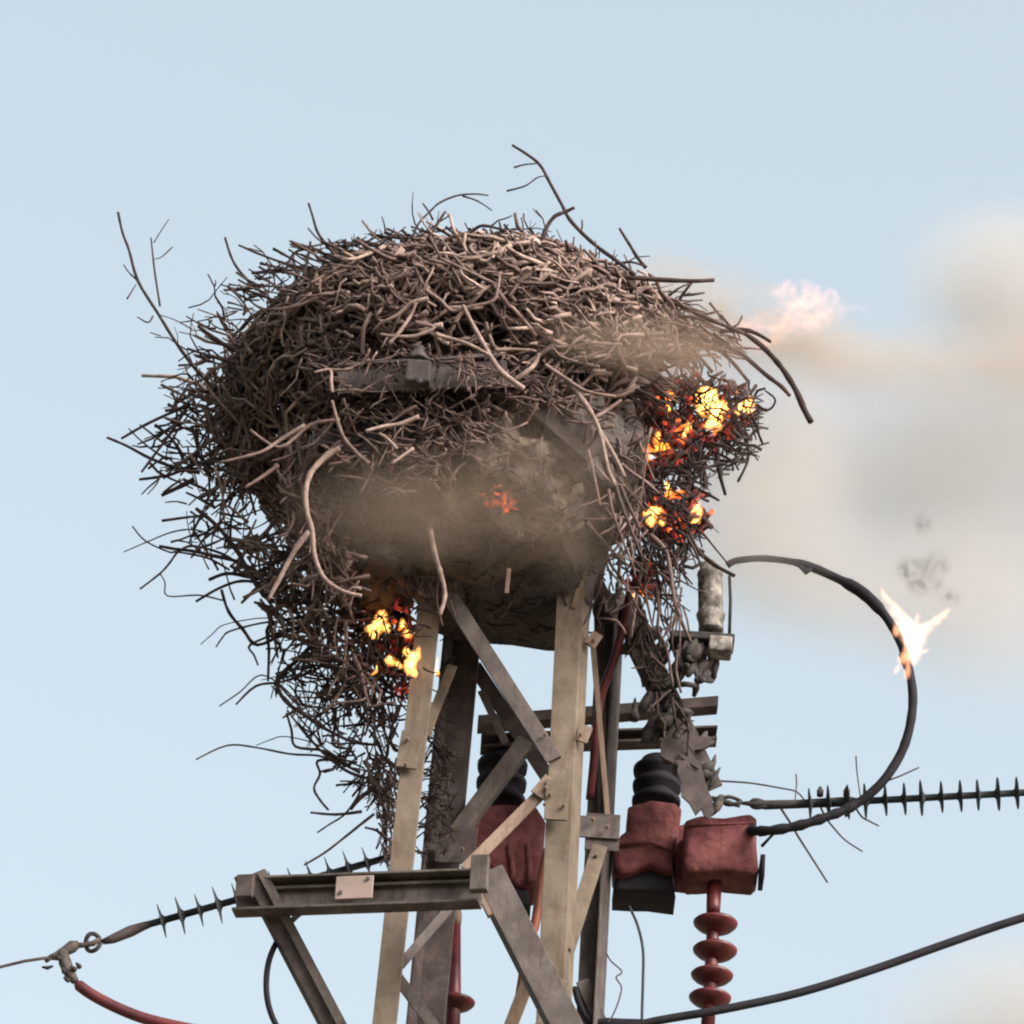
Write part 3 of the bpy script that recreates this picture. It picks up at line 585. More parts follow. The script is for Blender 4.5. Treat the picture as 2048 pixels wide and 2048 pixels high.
# traced branches that stick out of the outline or lie on top
def cr(pts, seg=4):                        # smooth the traced polyline
    out = []; n = len(pts)
    for i in range(n-1):
        p0 = pts[max(i-1, 0)]; p1 = pts[i]; p2 = pts[i+1]; p3 = pts[min(i+2, n-1)]
        for k in range(seg):
            t = k/seg; out.append(.5*((2*p1)+(p2-p0)*t+(2*p0-5*p1+4*p2-p3)*t*t+(3*p1-p0-3*p2+p3)*t**3))
    out.append(pts[-1]); return out
TR = [ # (thickness px, depth y, tone, points...)
 (8, -.1, .12, (236, 424), (245, 465), (258, 500), (276, 562), (316, 627), (352, 685), (392, 739), (430, 780)),
 (4, -.1, .12, (272, 569), (254, 598)), (3.5, -.1, .12, (276, 562), (258, 545), (247, 529)), (3, -.1, .2, (320, 630), (350, 640), (385, 659)),
 (5, -.05, .15, (302, 475), (309, 540), (320, 612)), (3, -.05, .15, (309, 518), (323, 514), (345, 494)), (3, -.05, .15, (308, 485), (322, 462), (338, 438)),
 (4, -.1, .15, (275, 634), (296, 645), (306, 632)), (3, -.1, .15, (300, 665), (322, 672)),
 (7, -.5, .1, (450, 475), (466, 522), (493, 558), (530, 590)), (7, -.5, .1, (477, 490), (526, 511), (580, 530), (640, 545)), (5, -.5, .15, (497, 538), (537, 562), (580, 590)),
 (7, -.6, .12, (617, 406), (626, 435), (637, 468), (664, 503), (680, 530)), (7, -.5, .1, (448, 580), (490, 578), (540, 570)),
 (11, -.4, .1, (396, 652), (435, 681), (470, 700)), (8, -.4, .1, (374, 697), (421, 712), (470, 725)),
 (9, -.6, .1, (570, 545), (582, 515), (600, 500), (635, 500), (671, 522), (740, 525)), (8, -.62, .1, (621, 483), (615, 520), (606, 555)), (7, -.65, .1, (690, 500), (715, 480), (738, 498)),
 (4, -.7, .2, (740, 490), (765, 480), (794, 467)), (5, -.68, .15, (823, 478), (838, 446), (859, 424), (880, 405), (915, 391), (951, 388), (977, 391)), (4, -.68, .15, (925, 392), (955, 402), (984, 421)),
 (5, -.68, .15, (845, 406), (858, 424), (866, 440)), (9, -.7, .12, (857, 480), (872, 452), (890, 424)),
 (9, -.7, .12, (820, 500), (850, 493), (879, 489), (908, 471), (941, 464), (966, 451), (1013, 462)), (7, -.7, .12, (930, 468), (980, 482), (1040, 488), (1100, 492)),
 (9, -.55, .15, (1024, 290), (1053, 308), (1080, 330), (1100, 366), (1124, 410), (1138, 437), (1165, 467), (1198, 496), (1234, 522), (1270, 550)),
 (4, -.55, .15, (1028, 335), (1050, 329), (1078, 327)), (4, -.55, .15, (1013, 382), (1050, 372), (1075, 355), (1092, 352)), (5, -.55, .15, (1164, 440), (1164, 456), (1158, 464)),
 (11, -.62, .12, (1085, 492), (1090, 462), (1108, 434), (1130, 424), (1149, 415)), (8, -.5, .15, (1239, 457), (1259, 489), (1275, 515), (1292, 536)), (6, -.5, .15, (1230, 528), (1262, 524), (1294, 534)),
 (13, -.55, .25, (1111, 482), (1151, 511), (1194, 533), (1240, 550), (1300, 558), (1383, 562), (1428, 560)), (6, -.4, .3, (1339, 591), (1360, 575), (1386, 565)),
 (11, -.4, .35, (1285, 562), (1303, 587), (1357, 609), (1393, 627), (1444, 649), (1488, 667)), (11, -.35, .2, (1440, 663), (1484, 659), (1513, 667), (1542, 684)), (6, -.35, .2, (1455, 660), (1476, 648), (1484, 632)),
 (14, -.3, .1, (1478, 660), (1500, 674), (1530, 698), (1563, 735), (1592, 781), (1608, 818), (1622, 844)), (12, -.25, .3, (1426, 680), (1480, 706), (1530, 748), (1563, 773), (1579, 791)),
 (10, -.28, .35, (1400, 668), (1440, 700), (1470, 730), (1496, 762)), (8, -.28, .35, (1375, 690), (1400, 715), (1425, 745)), (8, -.28, .35, (1330, 650), (1380, 680), (1420, 700)),
 (9, -.2, .05, (1478, 860), (1494, 885), (1495, 922), (1476, 963)), (8, -.2, .05, (1500, 825), (1512, 850), (1518, 870), (1526, 889)), (6, -.2, .05, (1513, 808), (1530, 820), (1544, 815), (1550, 798), (1530, 781)),
 (9, -.2, .2, (1385, 974), (1410, 985), (1438, 1001)), (10, -.2, .1, (1434, 910), (1440, 950), (1451, 990)), (11, -.1, .1, (1390, 1098), (1430, 1130), (1470, 1152)), (5, -.1, .3, (1400, 1058), (1425, 1090), (1458, 1130)), (7, -.2, .05, (1450, 880), (1470, 900), (1486, 905)),
 (8, -.1, .1, (214, 875), (254, 892), (301, 917), (356, 937), (400, 945)), (8, -.1, .1, (243, 877), (290, 850), (345, 824), (380, 810)), (8, -.15, .1, (283, 944), (305, 915), (345, 861), (370, 820)),
 (9, -.1, .05, (278, 959), (310, 955), (345, 948), (396, 926), (430, 925)), (5, -.1, .1, (283, 989), (300, 972), (318, 958)), (11, -.1, .05, (323, 991), (352, 977), (388, 959)), (7, -.1, .1, (372, 985), (400, 998), (430, 1015)), (4, -.1, .1, (330, 1005), (352, 1003), (374, 1008)),
 (4, -.05, .2, (247, 1104), (294, 1084), (345, 1064), (392, 1060)), (5, -.05, .2, (265, 1053), (291, 1082), (338, 1104), (355, 1104)), (9, -.05, .1, (318, 1092), (350, 1098), (385, 1102), (420, 1110)),
 (6, 0., .2, (280, 1178), (320, 1147), (340, 1125), (356, 1104), (385, 1092)), (4, 0., .2, (320, 1147), (330, 1165), (335, 1192)),
 (12, -.2, .05, (392, 1017), (435, 1053), (475, 1104), (500, 1148), (540, 1200)), (11, -.1, .05, (417, 1160), (454, 1147), (501, 1154)), (8, -.1, .1, (392, 1203), (439, 1176), (483, 1162), (530, 1168)),
 (9, -.1, .08, (443, 1180), (457, 1223), (486, 1259), (515, 1290)), (8, -.1, .1, (537, 1252), (538, 1300), (536, 1362)), (7, -.1, .1, (472, 1409), (512, 1372), (562, 1364), (617, 1346), (660, 1330)), (4, -.05, .2, (439, 1412), (480, 1384), (522, 1350)),
 (10, -.1, .08, (555, 1360), (570, 1401), (609, 1430), (653, 1459), (707, 1484), (760, 1490)), (5, 0., .25, (392, 1519), (454, 1491), (512, 1495), (580, 1508)), (3, 0., .25, (512, 1491), (540, 1480), (570, 1473)),
 (5, 0., .2, (432, 1294), (445, 1275), (461, 1262)), (3, 0., .2, (401, 1289), (425, 1268), (447, 1250)), (6, 0, .15, (500, 1290), (508, 1310), (516, 1330)), (7, -.05, .1, (573, 1426), (583, 1460), (591, 1493)), (8, -.05, .1, (671, 1415), (670, 1450), (667, 1490)), (7, -.05, .1, (598, 1448), (640, 1500), (690, 1540), (730, 1556)),
 (6, 0., .15, (574, 1420), (640, 1500), (720, 1545)), (7, -.02, .15, (635, 1522), (640, 1548), (628, 1576), (640, 1600), (657, 1620)), (7, -.02, .15, (621, 1625), (672, 1629), (724, 1623)), (5, -.02, .15, (635, 1665), (660, 1648), (688, 1630)),
 (6, 0., .25, (608, 1730), (650, 1705), (690, 1674), (720, 1650), (748, 1628)), (12, -.05, .05, (702, 1618), (716, 1600), (735, 1585), (760, 1572)), (7, -.05, .1, (730, 1655), (755, 1662), (775, 1680)), (6, -.05, .1, (715, 1580), (740, 1560), (765, 1558)),
 (8, .1, .1, (870, 1495), (895, 1530), (890, 1550), (860, 1570)), (5, .1, .1, (856, 1480), (880, 1500), (900, 1520)),
 (13, -.72, .8, (680, 897), (655, 910), (622, 945), (611, 985), (614, 1025), (624, 1060), (630, 1115), (650, 1158), (684, 1182), (724, 1192)), (7, -.7, .75, (650, 1158), (690, 1183), (705, 1176), (722, 1178)),
 (13, -.66, .75, (617, 1064), (590, 1100), (559, 1158), (536, 1200)), (13, -.46, .85, (835, 975), (845, 1010), (856, 1040), (869, 1105), (882, 1150), (890, 1190), (880, 1230)), (7, -.5, .3, (832, 900), (838, 950), (846, 1000)),
 (10, -.74, .6, (664, 802), (684, 869), (712, 905), (738, 928)), (10, -.78, .95, (731, 862), (770, 852), (800, 848), (838, 833)), (8, -.78, .8, (758, 867), (775, 878), (794, 898)), (8, -.74, .85, (783, 928), (805, 912), (827, 897)),
 (12, -.84, .8, (925, 610), (946, 650), (980, 711), (1004, 745), (1047, 778)), (10, -.84, .8, (870, 668), (910, 680), (940, 690), (978, 710)), (11, -.8, .9, (1030, 760), (1058, 740), (1071, 726), (1078, 706)), (9, -.82, .8, (990, 700), (1030, 699), (1072, 702)),
 (12, -.7, .8, (1130, 760), (1152, 782), (1180, 822), (1199, 862), (1216, 936), (1230, 970)), (11, -.66, .75, (1199, 862), (1225, 905), (1249, 953)), (9, -.72, .75, (1090, 730), (1121, 750), (1172, 782), (1232, 793)), (9, -.68, .75, (1190, 835), (1215, 820), (1243, 800)),
 (9, -.86, .75, (832, 605), (822, 630), (802, 660), (778, 687)), (9, -.86, .7, (760, 668), (785, 672), (830, 672), (868, 655), (830, 645)), (9, -.84, .65, (1000, 545), (995, 580), (985, 602), (945, 612), (905, 622), (880, 600), (850, 580)), (8, -.78, .85, (628, 745), (660, 740), (662, 765), (664, 785)),
 (9, -.6, .7, (1220, 930), (1240, 1000), (1262, 1060), (1285, 1115)), (8, -.5, .7, (1240, 970), (1262, 1020), (1280, 1060)), (11, -.4, .7, (1300, 1070), (1330, 1100), (1340, 1140), (1350, 1213)), (8, -.1, .45, (1309, 1159), (1318, 1213), (1316, 1258), (1334, 1300), (1345, 1372)),
 (10, -.12, .4, (1341, 1140), (1350, 1200), (1362, 1240), (1382, 1285)), (5, -.12, .4, (1345, 1210), (1342, 1240), (1340, 1260)), (9, -.2, .4, (1287, 1113), (1275, 1180), (1262, 1275)), (7, -.2, .4, (1300, 1105), (1290, 1170), (1300, 1230), (1308, 1260)),
 (7, -.6, .7, (1176, 900), (1190, 960), (1200, 1010)), (8, -.1, .4, (1355, 1300), (1352, 1340), (1362, 1385)),
 (9, -.7, .6, (500, 860), (560, 895), (620, 850), (680, 840)), (9, -.7, .7, (440, 925), (520, 905), (560, 880), (610, 850)), (9, -.66, .6, (490, 975), (530, 950), (556, 930)),
]
cnt = 0
for t in TR:
    wd, y, tone = t[:3]; tr = list(t[3:])
    if sum(p[0] for p in tr)/len(tr) < 700 and sum(p[1] for p in tr)/len(tr) > 1020 and y > -.3:
        tgt = (690, 1220) if tr[0][1] < 1400 else (745, 1540)
        i_ = 0 if math.hypot(tr[0][0]-tgt[0], tr[0][1]-tgt[1]) < math.hypot(tr[-1][0]-tgt[0], tr[-1][1]-tgt[1]) else -1
        e_ = tr[i_]; dd = math.hypot(tgt[0]-e_[0], tgt[1]-e_[1])
        if dd > 90:
            k_ = min(.6, 110/dd); ne = [(e_[0]+(tgt[0]-e_[0])*k_*.5+8, e_[1]+(tgt[1]-e_[1])*k_*.5-6), (e_[0]+(tgt[0]-e_[0])*k_, e_[1]+(tgt[1]-e_[1])*k_)]
            tr = list(reversed(ne))+tr if i_ == 0 else tr+ne
    t = (wd, y, tone, *tr)
    pts = cr([P(p[0], p[1], y + random.uniform(-.01, .01)) for p in t[3:]])
    n = len(pts); ends = t[3][1] < t[-1][1] or t[3][0] < 420
    mb = MB(); r = wd*PX/2*1.0
    # loose ends are thinner than the end stuck in the nest
    outer_first = abs(t[3][0]-885) + abs(t[3][1]-860) > abs(t[-1][0]-885) + abs(t[-1][1]-860)
    prof = [r*(.62+.38*(i/(n-1) if outer_first else 1-i/(n-1)))*random.uniform(.88, 1.12) for i in range(n)]
    um, vm = t[3+len(t[3:])//2]
    mb.tube(pts, prof, 6, tone, burnat(um, vm)*.8)
    mb.build('branch', TWIG, nest, attrs=True); cnt += 1
left = 300-cnt
for a, parts, tone, burn in BIG[:left]:
    mb = MB()
    for p, r in parts: mb.tube(p, r, 5, tone, burn)
    mb.build('branch', TWIG, nest, attrs=True)
for a, parts, tone, burn in BIG[left:]:
    for p, r in parts: TW.tube(p, r, 4, tone, burn)
TW.build('twig_mass', TWIG, nest, attrs=True, kind='stuff')

# glowing sticks
EM = MB()
def embers(count, poly, y0, y1, lr=(.03, .09), rr=(.004, .009)):
    us = [p[0] for p in poly]; vs_ = [p[1] for p in poly]; k = 0
    while k < count:
        u = random.uniform(min(us), max(us)); v = random.uniform(min(vs_), max(vs_))
        if not inpoly(u, v, poly): continue
        k += 1; EM.tube(twigpts(P(u, v, random.uniform(y0, y1)), rnd(u, v), random.uniform(*lr), .3, 4, .5), random.uniform(*rr), 5)
embers(170, [(1300, 770), (1400, 755), (1500, 790), (1490, 860), (1440, 900), (1330, 910), (1290, 850)], -.30, .05)
embers(60, [(1270, 860), (1350, 850), (1350, 930), (1290, 960)], -.34, -.1)
embers(90, [(1285, 990), (1400, 980), (1410, 1060), (1330, 1085), (1280, 1060)], -.30, -.05)
embers(80, [(725, 1205), (800, 1190), (835, 1240), (835, 1350), (780, 1360), (735, 1290)], -.17, .02)
embers(16, [(935, 975), (1020, 985), (1035, 1020), (980, 1010)], -.62, -.56, (.03, .07), (.002, .004))
embers(12, [(1270, 1160), (1310, 1150), (1290, 1200)], -.2, -.1)
embers(14, [(770, 1350), (830, 1370), (810, 1410)], -.16, -.05, (.02, .06), (.002, .005))
EM.build('glowing_sticks', EMBER, nest, kind='stuff')

# ------------------------------------------------------------------ flames
GF = 'flames on the burning nest'
def flame(label, lumps, mat, y, group=GF, coal=True, depth=1.0, big=1.0):
    if group == GF:
        for _ in range(2):
            a, b_, c_, d_, e_ = random.choice(lumps); lumps = lumps + [(a+random.gauss(0, c_*1.1), b_+random.gauss(0, d_*1.1), random.uniform(2.5, 5), random.uniform(6, 14), random.uniform(-40, 40))]
    lumps = [(a, b_, c_*big, d_*big, e_) for a, b_, c_, d_, e_ in lumps]
    u, v = lumps[0][:2]
    t = thing('flame', P(u, v, y), label, 'flame', group)
    for i, (u, v, ru, rv, rot) in enumerate(lumps):
        rt = Matrix.Rotation(R(rot), 3, 'Y'); dep = min(ru, rv)*PX*1.1*depth
        blob(P(u, v, y+random.uniform(-.012, .012)), ru*PX, dep, rv*PX/math.cos(ELEV), 'flame_tongue', mat, t, .62, 1.7, 3, u % 17+i, rt, None, (lambda p, hz=rv*PX: Vector((p.x*(1-.45*max(-1, min(1, p.z/hz))), p.y*(1-.45*max(-1, min(1, p.z/hz))), p.z*1.1))))
    if coal:
        for i in range(3):
            u, v, ru, rv, rot = random.choice(lumps)
            blob(P(u+random.uniform(-.4, .4)*ru, v+random.uniform(-.4, .4)*rv, y+.03), ru*PX*.3, .009, rv*PX*.28, 'glowing_coal', COAL, t, 1.1, 2.2, 3, i+u % 5)
    return t
flame('largest yellow orange flame at the right edge of the nest', [(1418, 802, 26, 24, 10), (1408, 786, 22, 16, 30), (1432, 828, 16, 20, -10), (1425, 850, 18, 10, 0), (1445, 812, 12, 14, 0)], FLAMEY, -.30)
flame('small orange flame left of the largest flame', [(1340, 790, 10, 15, 0), (1337, 812, 7, 9, 0)], FLAME, -.30)
flame('pale flame at the right tip of the burning sticks', [(1495, 808, 14, 20, 30), (1482, 822, 12, 8, 0)], FLAMEY, -.22)
flame('narrow upright flame below the largest flame', [(1368, 870, 6, 17, 0), (1371, 856, 4, 9, 15)], FLAMEY, -.30)
flame('two-lobed orange flame left below the largest flame', [(1322, 893, 20, 14, 25), (1294, 906, 13, 14, 0), (1316, 872, 9, 15, 10), (1335, 900, 12, 8, 30)], FLAME, -.33)
flame('star-shaped flame with a sideways streak in mid cluster', [(1338, 985, 9, 16, -10), (1360, 984, 22, 5, -3), (1334, 972, 5, 10, -30)], FLAME, -.30)
flame('white-yellow flame at the lower left of the right fire', [(1310, 1024, 21, 13, -15), (1303, 1040, 11, 12, 0)], FLAMEY, -.32)
flame('pale lumpy flame at the lower right of the right fire', [(1392, 1022, 12, 18, 0), (1372, 1030, 13, 8, -25), (1395, 1042, 12, 8, 0)], FLAMEY, -.24)
flame('tiny golden flame on the twigs beside the pylon top', [(1288, 1176, 12, 7, -30), (1268, 1190, 6, 5, 0)], FLAME, -.16)
flame('yellow flame at the upper left of the lower fire', [(752, 1252, 18, 14, -20), (763, 1232, 12, 14, 20), (748, 1266, 12, 14, 0), (774, 1254, 9, 10, 0)], FLAMEY, -.22)
flame('small white flame beside the left pylon leg', [(814, 1266, 10, 8, 20), (804, 1246, 6, 10, 0)], FLAMEY, -.24)
flame('slanted flame at the bottom of the lower fire', [(779, 1320, 15, 9, 35)], FLAMEY, -.20)
flame('bright forked flame touching the left pylon leg', [(822, 1322, 13, 24, 5), (836, 1306, 7, 16, 10), (812, 1302, 8, 9, 0), (828, 1345, 8, 9, 0)], FLAMEY, -.26)
flame('red glowing streak inside the nest hollow', [(962, 986, 24, 4, 18), (990, 1002, 20, 5, 30), (1010, 992, 7, 12, 0), (1022, 1000, 4, 18, 0)], flamemat('dull_red_flame', (1, .16, .07), 22), -.60, coal=False)
flame('white flame burning on the jumper cable, forked upward', [(1824, 1292, 22, 34, 6), (1818, 1268, 20, 28, -20), (1804, 1245, 17, 34, -32), (1786, 1216, 10, 26, -32), (1772, 1196, 6, 16, -30), (1838, 1270, 26, 16, -35), (1856, 1252, 22, 11, -30), (1874, 1240, 15, 9, -40), (1888, 1228, 11, 7, -50), (1812, 1318, 20, 13, 10), (1816, 1340, 8, 20, 0), (1764, 1184, 5, 18, -25), (1898, 1220, 10, 4, -50), (1798, 1334, 5, 14, 25), (1852, 1302, 14, 5, -30), (1835, 1240, 6, 20, 10), (1790, 1262, 8, 14, -20)], FLAMEW, -.02, group=None, coal=False, big=1.0)
flame('pale pink puff of flame drifting right of the nest', [(1600, 605, 66, 38, 10), (1565, 580, 36, 18, -10), (1645, 595, 40, 20, 15), (1570, 650, 66, 24, -25), (1515, 645, 50, 16, -25), (1635, 645, 50, 20, -20), (1475, 655, 40, 9, -15), (1660, 625, 40, 16, 0), (1700, 615, 34, 7, 10), (1540, 690, 50, 12, -25)], FLAMEP, -.05, group=None, coal=False, depth=1.6)

# ------------------------------------------------------------------ smoke
def smokemat(name, blobs, col, scale, lo, hi, dens, origin, stretch=(1, 1, 1), detail=4):
    m = bpy.data.materials.new(name); m.use_nodes = True; nt = m.node_tree; nt.nodes.clear()
    out = nt.nodes.new('ShaderNodeOutputMaterial'); pv = nt.nodes.new('ShaderNodeVolumePrincipled')
    pv.inputs['Color'].default_value = (*col, 1)
    tc = nt.nodes.new('ShaderNodeTexCoord'); mp = nt.nodes.new('ShaderNodeMapping'); mp.inputs['Scale'].default_value = stretch
    L(nt, tc.outputs['Object'], mp.inputs[0])
    n = nt.nodes.new('ShaderNodeTexNoise'); n.inputs['Scale'].default_value = scale; n.inputs['Detail'].default_value = detail; n.inputs['Roughness'].default_value = .62; n.inputs['Distortion'].default_value = .7
    L(nt, mp.outputs[0], n.inputs['Vector'])
    acc = None
    for (c, rad, k) in blobs:
        s = nt.nodes.new('ShaderNodeVectorMath'); s.operation = 'SUBTRACT'; s.inputs[1].default_value = c-origin; L(nt, tc.outputs['Object'], s.inputs[0])
        d = nt.nodes.new('ShaderNodeVectorMath'); d.operation = 'DIVIDE'; d.inputs[1].default_value = rad; L(nt, s.outputs[0], d.inputs[0])
        l = nt.nodes.new('ShaderNodeVectorMath'); l.operation = 'LENGTH'; L(nt, d.outputs[0], l.inputs[0])
        mr = nt.nodes.new('ShaderNodeMapRange'); mr.interpolation_type = 'SMOOTHSTEP'; mr.inputs[1].default_value = 0; mr.inputs[2].default_value = 1; mr.inputs[3].default_value = k; mr.inputs[4].default_value = 0
        L(nt, l.outputs['Value'], mr.inputs[0])
        if acc is None: acc = mr.outputs[0]
        else:
            a = nt.nodes.new('ShaderNodeMath'); a.operation = 'ADD'; L(nt, acc, a.inputs[0]); L(nt, mr.outputs[0], a.inputs[1]); acc = a.outputs[0]
    mr = nt.nodes.new('ShaderNodeMapRange'); mr.inputs[1].default_value = lo; mr.inputs[2].default_value = hi; mr.inputs[3].default_value = .06; mr.inputs[4].default_value = 1
    L(nt, n.outputs['Fac'], mr.inputs[0])
    a = nt.nodes.new('ShaderNodeMath'); a.operation = 'MULTIPLY'; L(nt, acc, a.inputs[0]); L(nt, mr.outputs[0], a.inputs[1])
    b = nt.nodes.new('ShaderNodeMath'); b.operation = 'MULTIPLY'; L(nt, a.outputs[0], b.inputs[0]); b.inputs[1].default_value = dens
    L(nt, b.outputs[0], pv.inputs['Density']); pv.inputs['Anisotropy'].default_value = .1
    L(nt, pv.outputs[0], out.inputs['Volume']); return m
def smoke(label, blobs, col, scale, lo, hi, dens, stretch=(1, 1, 1), detail=4):
    mn = Vector([min(c[i]-r[i] for c, r, k in blobs) for i in range(3)]); mx = Vector([max(c[i]+r[i] for c, r, k in blobs) for i in range(3)])
    c = (mn+mx)/2; mb = MB(); s = mx-mn; mb.box(c, *s)
    o = mb.build('smoke', smokemat('smoke', blobs, col, scale, lo, hi, dens, c, stretch, detail), smooth=False)
    return tagit(o, label, 'smoke', kind='stuff')
W = .9
smoke('broad pale grey smoke plume drifting off to the right of the nest', [
    (P(1750, 980, .9), (.85, .6, .66), 1.05), (P(1660, 1180, .3), (.42, .35, .28), 1.0), (P(1520, 1050, .1), (.40, .4, .38), 1.6), (P(1540, 860, .35), (.36, .35, .25), 1.2), (P(1900, 1200, .5), (.55, .4, .36), 1.0), (P(2000, 560, .8), (.42, .4, .30), 1.8), (P(2050, 900, 1.0), (.75, .6, .75), 1.0), (P(2120, 620, 1.0), (.55, .5, .42), 1.2), (P(1560, 1000, .6), (.42, .4, .42), .9),
    (P(2400, 800, 1.2), (.9, .6, .9), 1.0), (P(2050, 1230, .9), (.6, .5, .4), .6), (P(2080, 2080, 1.0), (.6, .4, .42), 2.4)],
    (.56, .55, .515), 2.8, .20, .66, 2.5, (.7, 1, 1.5), 8)
smoke('brown band of denser smoke streaming from the nest shoulder', [
    (P(1700, 735, .35), (.42, .22, .12), 1.0), (P(1930, 730, .4), (.45, .25, .14), 1.0), (P(1520, 690, .2), (.32, .2, .17), 1.0), (P(2150, 690, .5), (.4, .3, .2), .8),
    (P(1400, 600, .1), (.30, .22, .12), 1.6), (P(1560, 650, .15), (.30, .2, .15), 1.5), (P(1290, 720, .1), (.2, .2, .12), 2.0), (P(1620, 700, .2), (.34, .2, .12), 1.2), (P(1330, 560, .0), (.2, .2, .08), 1.2)],
    (.52, .455, .37), 5.5, .36, .6, 5.0, (.7, 1, 1.4))
smoke('tan smoke veiling the right shoulder of the nest', [
    (P(1300, 690, -.62), (.30, .16, .15), 1.0), (P(1190, 680, -.85), (.22, .12, .10), .8), (P(1400, 720, -.45), (.24, .16, .10), 1.2), (P(1450, 660, -.35), (.2, .14, .10), .8)],
    (.37, .30, .235), 7, .36, .62, 6.5, (1, 1, 1.2))
smoke('dull brown smoke hanging in the hollow under the nest', [
    (P(760, 1020, -.74), (.36, .11, .24), 1.0), (P(930, 1010, -.74), (.42, .11, .28), 1.0), (P(1080, 950, -.74), (.34, .11, .30), .9), (P(1140, 1080, -.66), (.2, .11, .2), .6)],
    (.36, .30, .23), 4, .2, .75, 4.0, (1, 1, 1))
sm = smoke('small dark soot curls rising above the burning cable', [(P(1870, 1130, .0), (.07, .05, .06), .8), 
    (P(1820, 1140, .0), (.06, .05, .07), 1.0), (P(1855, 1170, .0), (.08, .05, .05), 1.0), (P(1845, 1050, .0), (.04, .04, .05), .9), (P(1900, 1195, .0), (.05, .04, .03), 1.0)],
    (.12, .11, .11), 30, .46, .58, 24, (1, 1, 1))

# ------------------------------------------------------------------ red covers and switchgear behind the tower
def cover(name, label, corners, y, depth, parent=None, mat=REDC, group='red insulating covers behind the pylon legs'):
    mb = MB(); n = len(corners); NX = 10
    # lumpy box: outline inflated, front face gridded by rings towards the centre
    cu = sum(c[0] for c in corners)/n; cv = sum(c[1] for c in corners)/n
    ol = []
    for i in range(n):
        a = corners[i]; b = corners[(i+1) % n]; s = max(2, int(math.hypot(b[0]-a[0], b[1]-a[1])/9))
        for k in range(s): t = k/s; ol.append((a[0]+(b[0]-a[0])*t, a[1]+(b[1]-a[1])*t))
    m_ = len(ol); rings = [(1.0, depth), (1.0, depth*.5), (1.0, .02), (.965, .0), (.8, -.002), (.55, -.003), (.3, -.003), (.12, -.003)]
    for s, dy in rings:
        for (u, v) in ol:
            uu = cu+(u-cu)*s; vv = cv+(v-cv)*s
            q = P(uu, vv, y); nz = noise.fractal(q*14, 1, 2, 4)
            q.y += dy + nz*.007*min(1, s*1.6-.2)
            if dy > .03: q += Vector((0, 0, 0))
            mb.v.append(q)
    for i in range(len(rings)-1):
        for j in range(m_): mb.f.append((i*m_+j, (i+1)*m_+j, (i+1)*m_+(j+1) % m_, i*m_+(j+1) % m_))
    mb.f.append(tuple((len(rings)-1)*m_+j for j in range(m_))); mb.f.append(tuple(reversed(range(m_))))
    mb.t = [.5]*len(mb.v); mb.b = [0.]*len(mb.v)
    return mb
def coverthing(label, outline, y, depth, extras):
    u = sum(c[0] for c in outline)/len(outline); v = sum(c[1] for c in outline)/len(outline)
    t = thing('insulating_cover', P(u, v+60, y+depth/2), label, 'cover', 'red insulating covers behind the pylon legs')
    cover('shell', '', outline, y, depth).build('shell', REDC, t, smooth=True, fix=True)
    for nm, mb, mat in extras: mb.build(nm, mat, t, fix=True)
    return t
# each cover is a shell over a black bushing
def bush(u, v, y, h, r, k=3):
    mb = MB(); prof = [(0, r*.8)]
    for i in range(k):
        a = h*i/k; prof += [(a+.002, r), (a+h/k*.35, r*1.02), (a+h/k*.5, r*.72), (a+h/k*.9, r*.7)]
    prof.append((h, r*.5)); mb.lathe(P(u, v, y), (0, .1, 1), prof, 22); return mb
def base(pts, y, d):
    return cover('', '', pts, y, d)
coverthing('maroon cover with vertical ribs seen between the left and right legs', [(948, 1612), (1000, 1606), (1075, 1612), (1092, 1640), (1086, 1720), (1078, 1765), (1050, 1775), (1030, 1768), (995, 1750), (968, 1725), (942, 1690), (935, 1650)], .36, .14,
    [('bushing', bush(1000, 1612, .46, .19, .075), BLACK), ('black_skirt', base([(1000, 1752), (1055, 1775), (1062, 1810), (1030, 1818), (1012, 1812), (1003, 1785)], .38, .12), BLACK),
     ('rib', MB().tube([P(1018, 1690, .355), P(1026, 1740, .355), P(1024, 1762, .355)], .009, 8), REDC), ('rib', MB().tube([P(1055, 1690, .355), P(1060, 1740, .355), P(1058, 1765, .355)], .009, 8), REDC),
     ('rib', MB().tube([P(955, 1640, .35), P(948, 1690, .35)], .009, 8), REDC)])
coverthing('middle red cover topped by a black ribbed bushing', [(1256, 1612), (1300, 1598), (1352, 1604), (1364, 1616), (1358, 1660), (1350, 1690), (1345, 1720), (1348, 1742), (1325, 1738), (1300, 1728), (1262, 1742), (1240, 1748), (1228, 1735), (1226, 1690), (1240, 1670), (1254, 1660)], .22, .13,
    [('bushing', bush(1312, 1612, .34, .165, .072), BLACK), ('black_skirt', base([(1228, 1758), (1262, 1752), (1300, 1738), (1345, 1752), (1352, 1788), (1300, 1782), (1228, 1780)], .26, .14), BLACK),
     ('seam', MB().tube([P(1240, 1690, .21), P(1300, 1684, .205), P(1345, 1700, .21)], .006, 6), REDC)])
coverthing('rightmost red box cover above the hanging red insulator', [(1370, 1640), (1400, 1632), (1450, 1634), (1502, 1628), (1514, 1636), (1514, 1690), (1518, 1736), (1508, 1744), (1450, 1740), (1380, 1744), (1368, 1736), (1366, 1690)], .14, .15,
    [('black_side', MB().box(P(1523, 1745, .20), .014, .10, .07), BLACK), ('lip', MB().tube([P(1374, 1652, .135), P(1440, 1648, .135), P(1510, 1646, .135)], .004, 6), REDC),
     ('neck', MB().lathe(P(1429, 1765, .22), -ZUP, [(0, .022), (.08, .021), (.1, .02)], 16), REDI)])
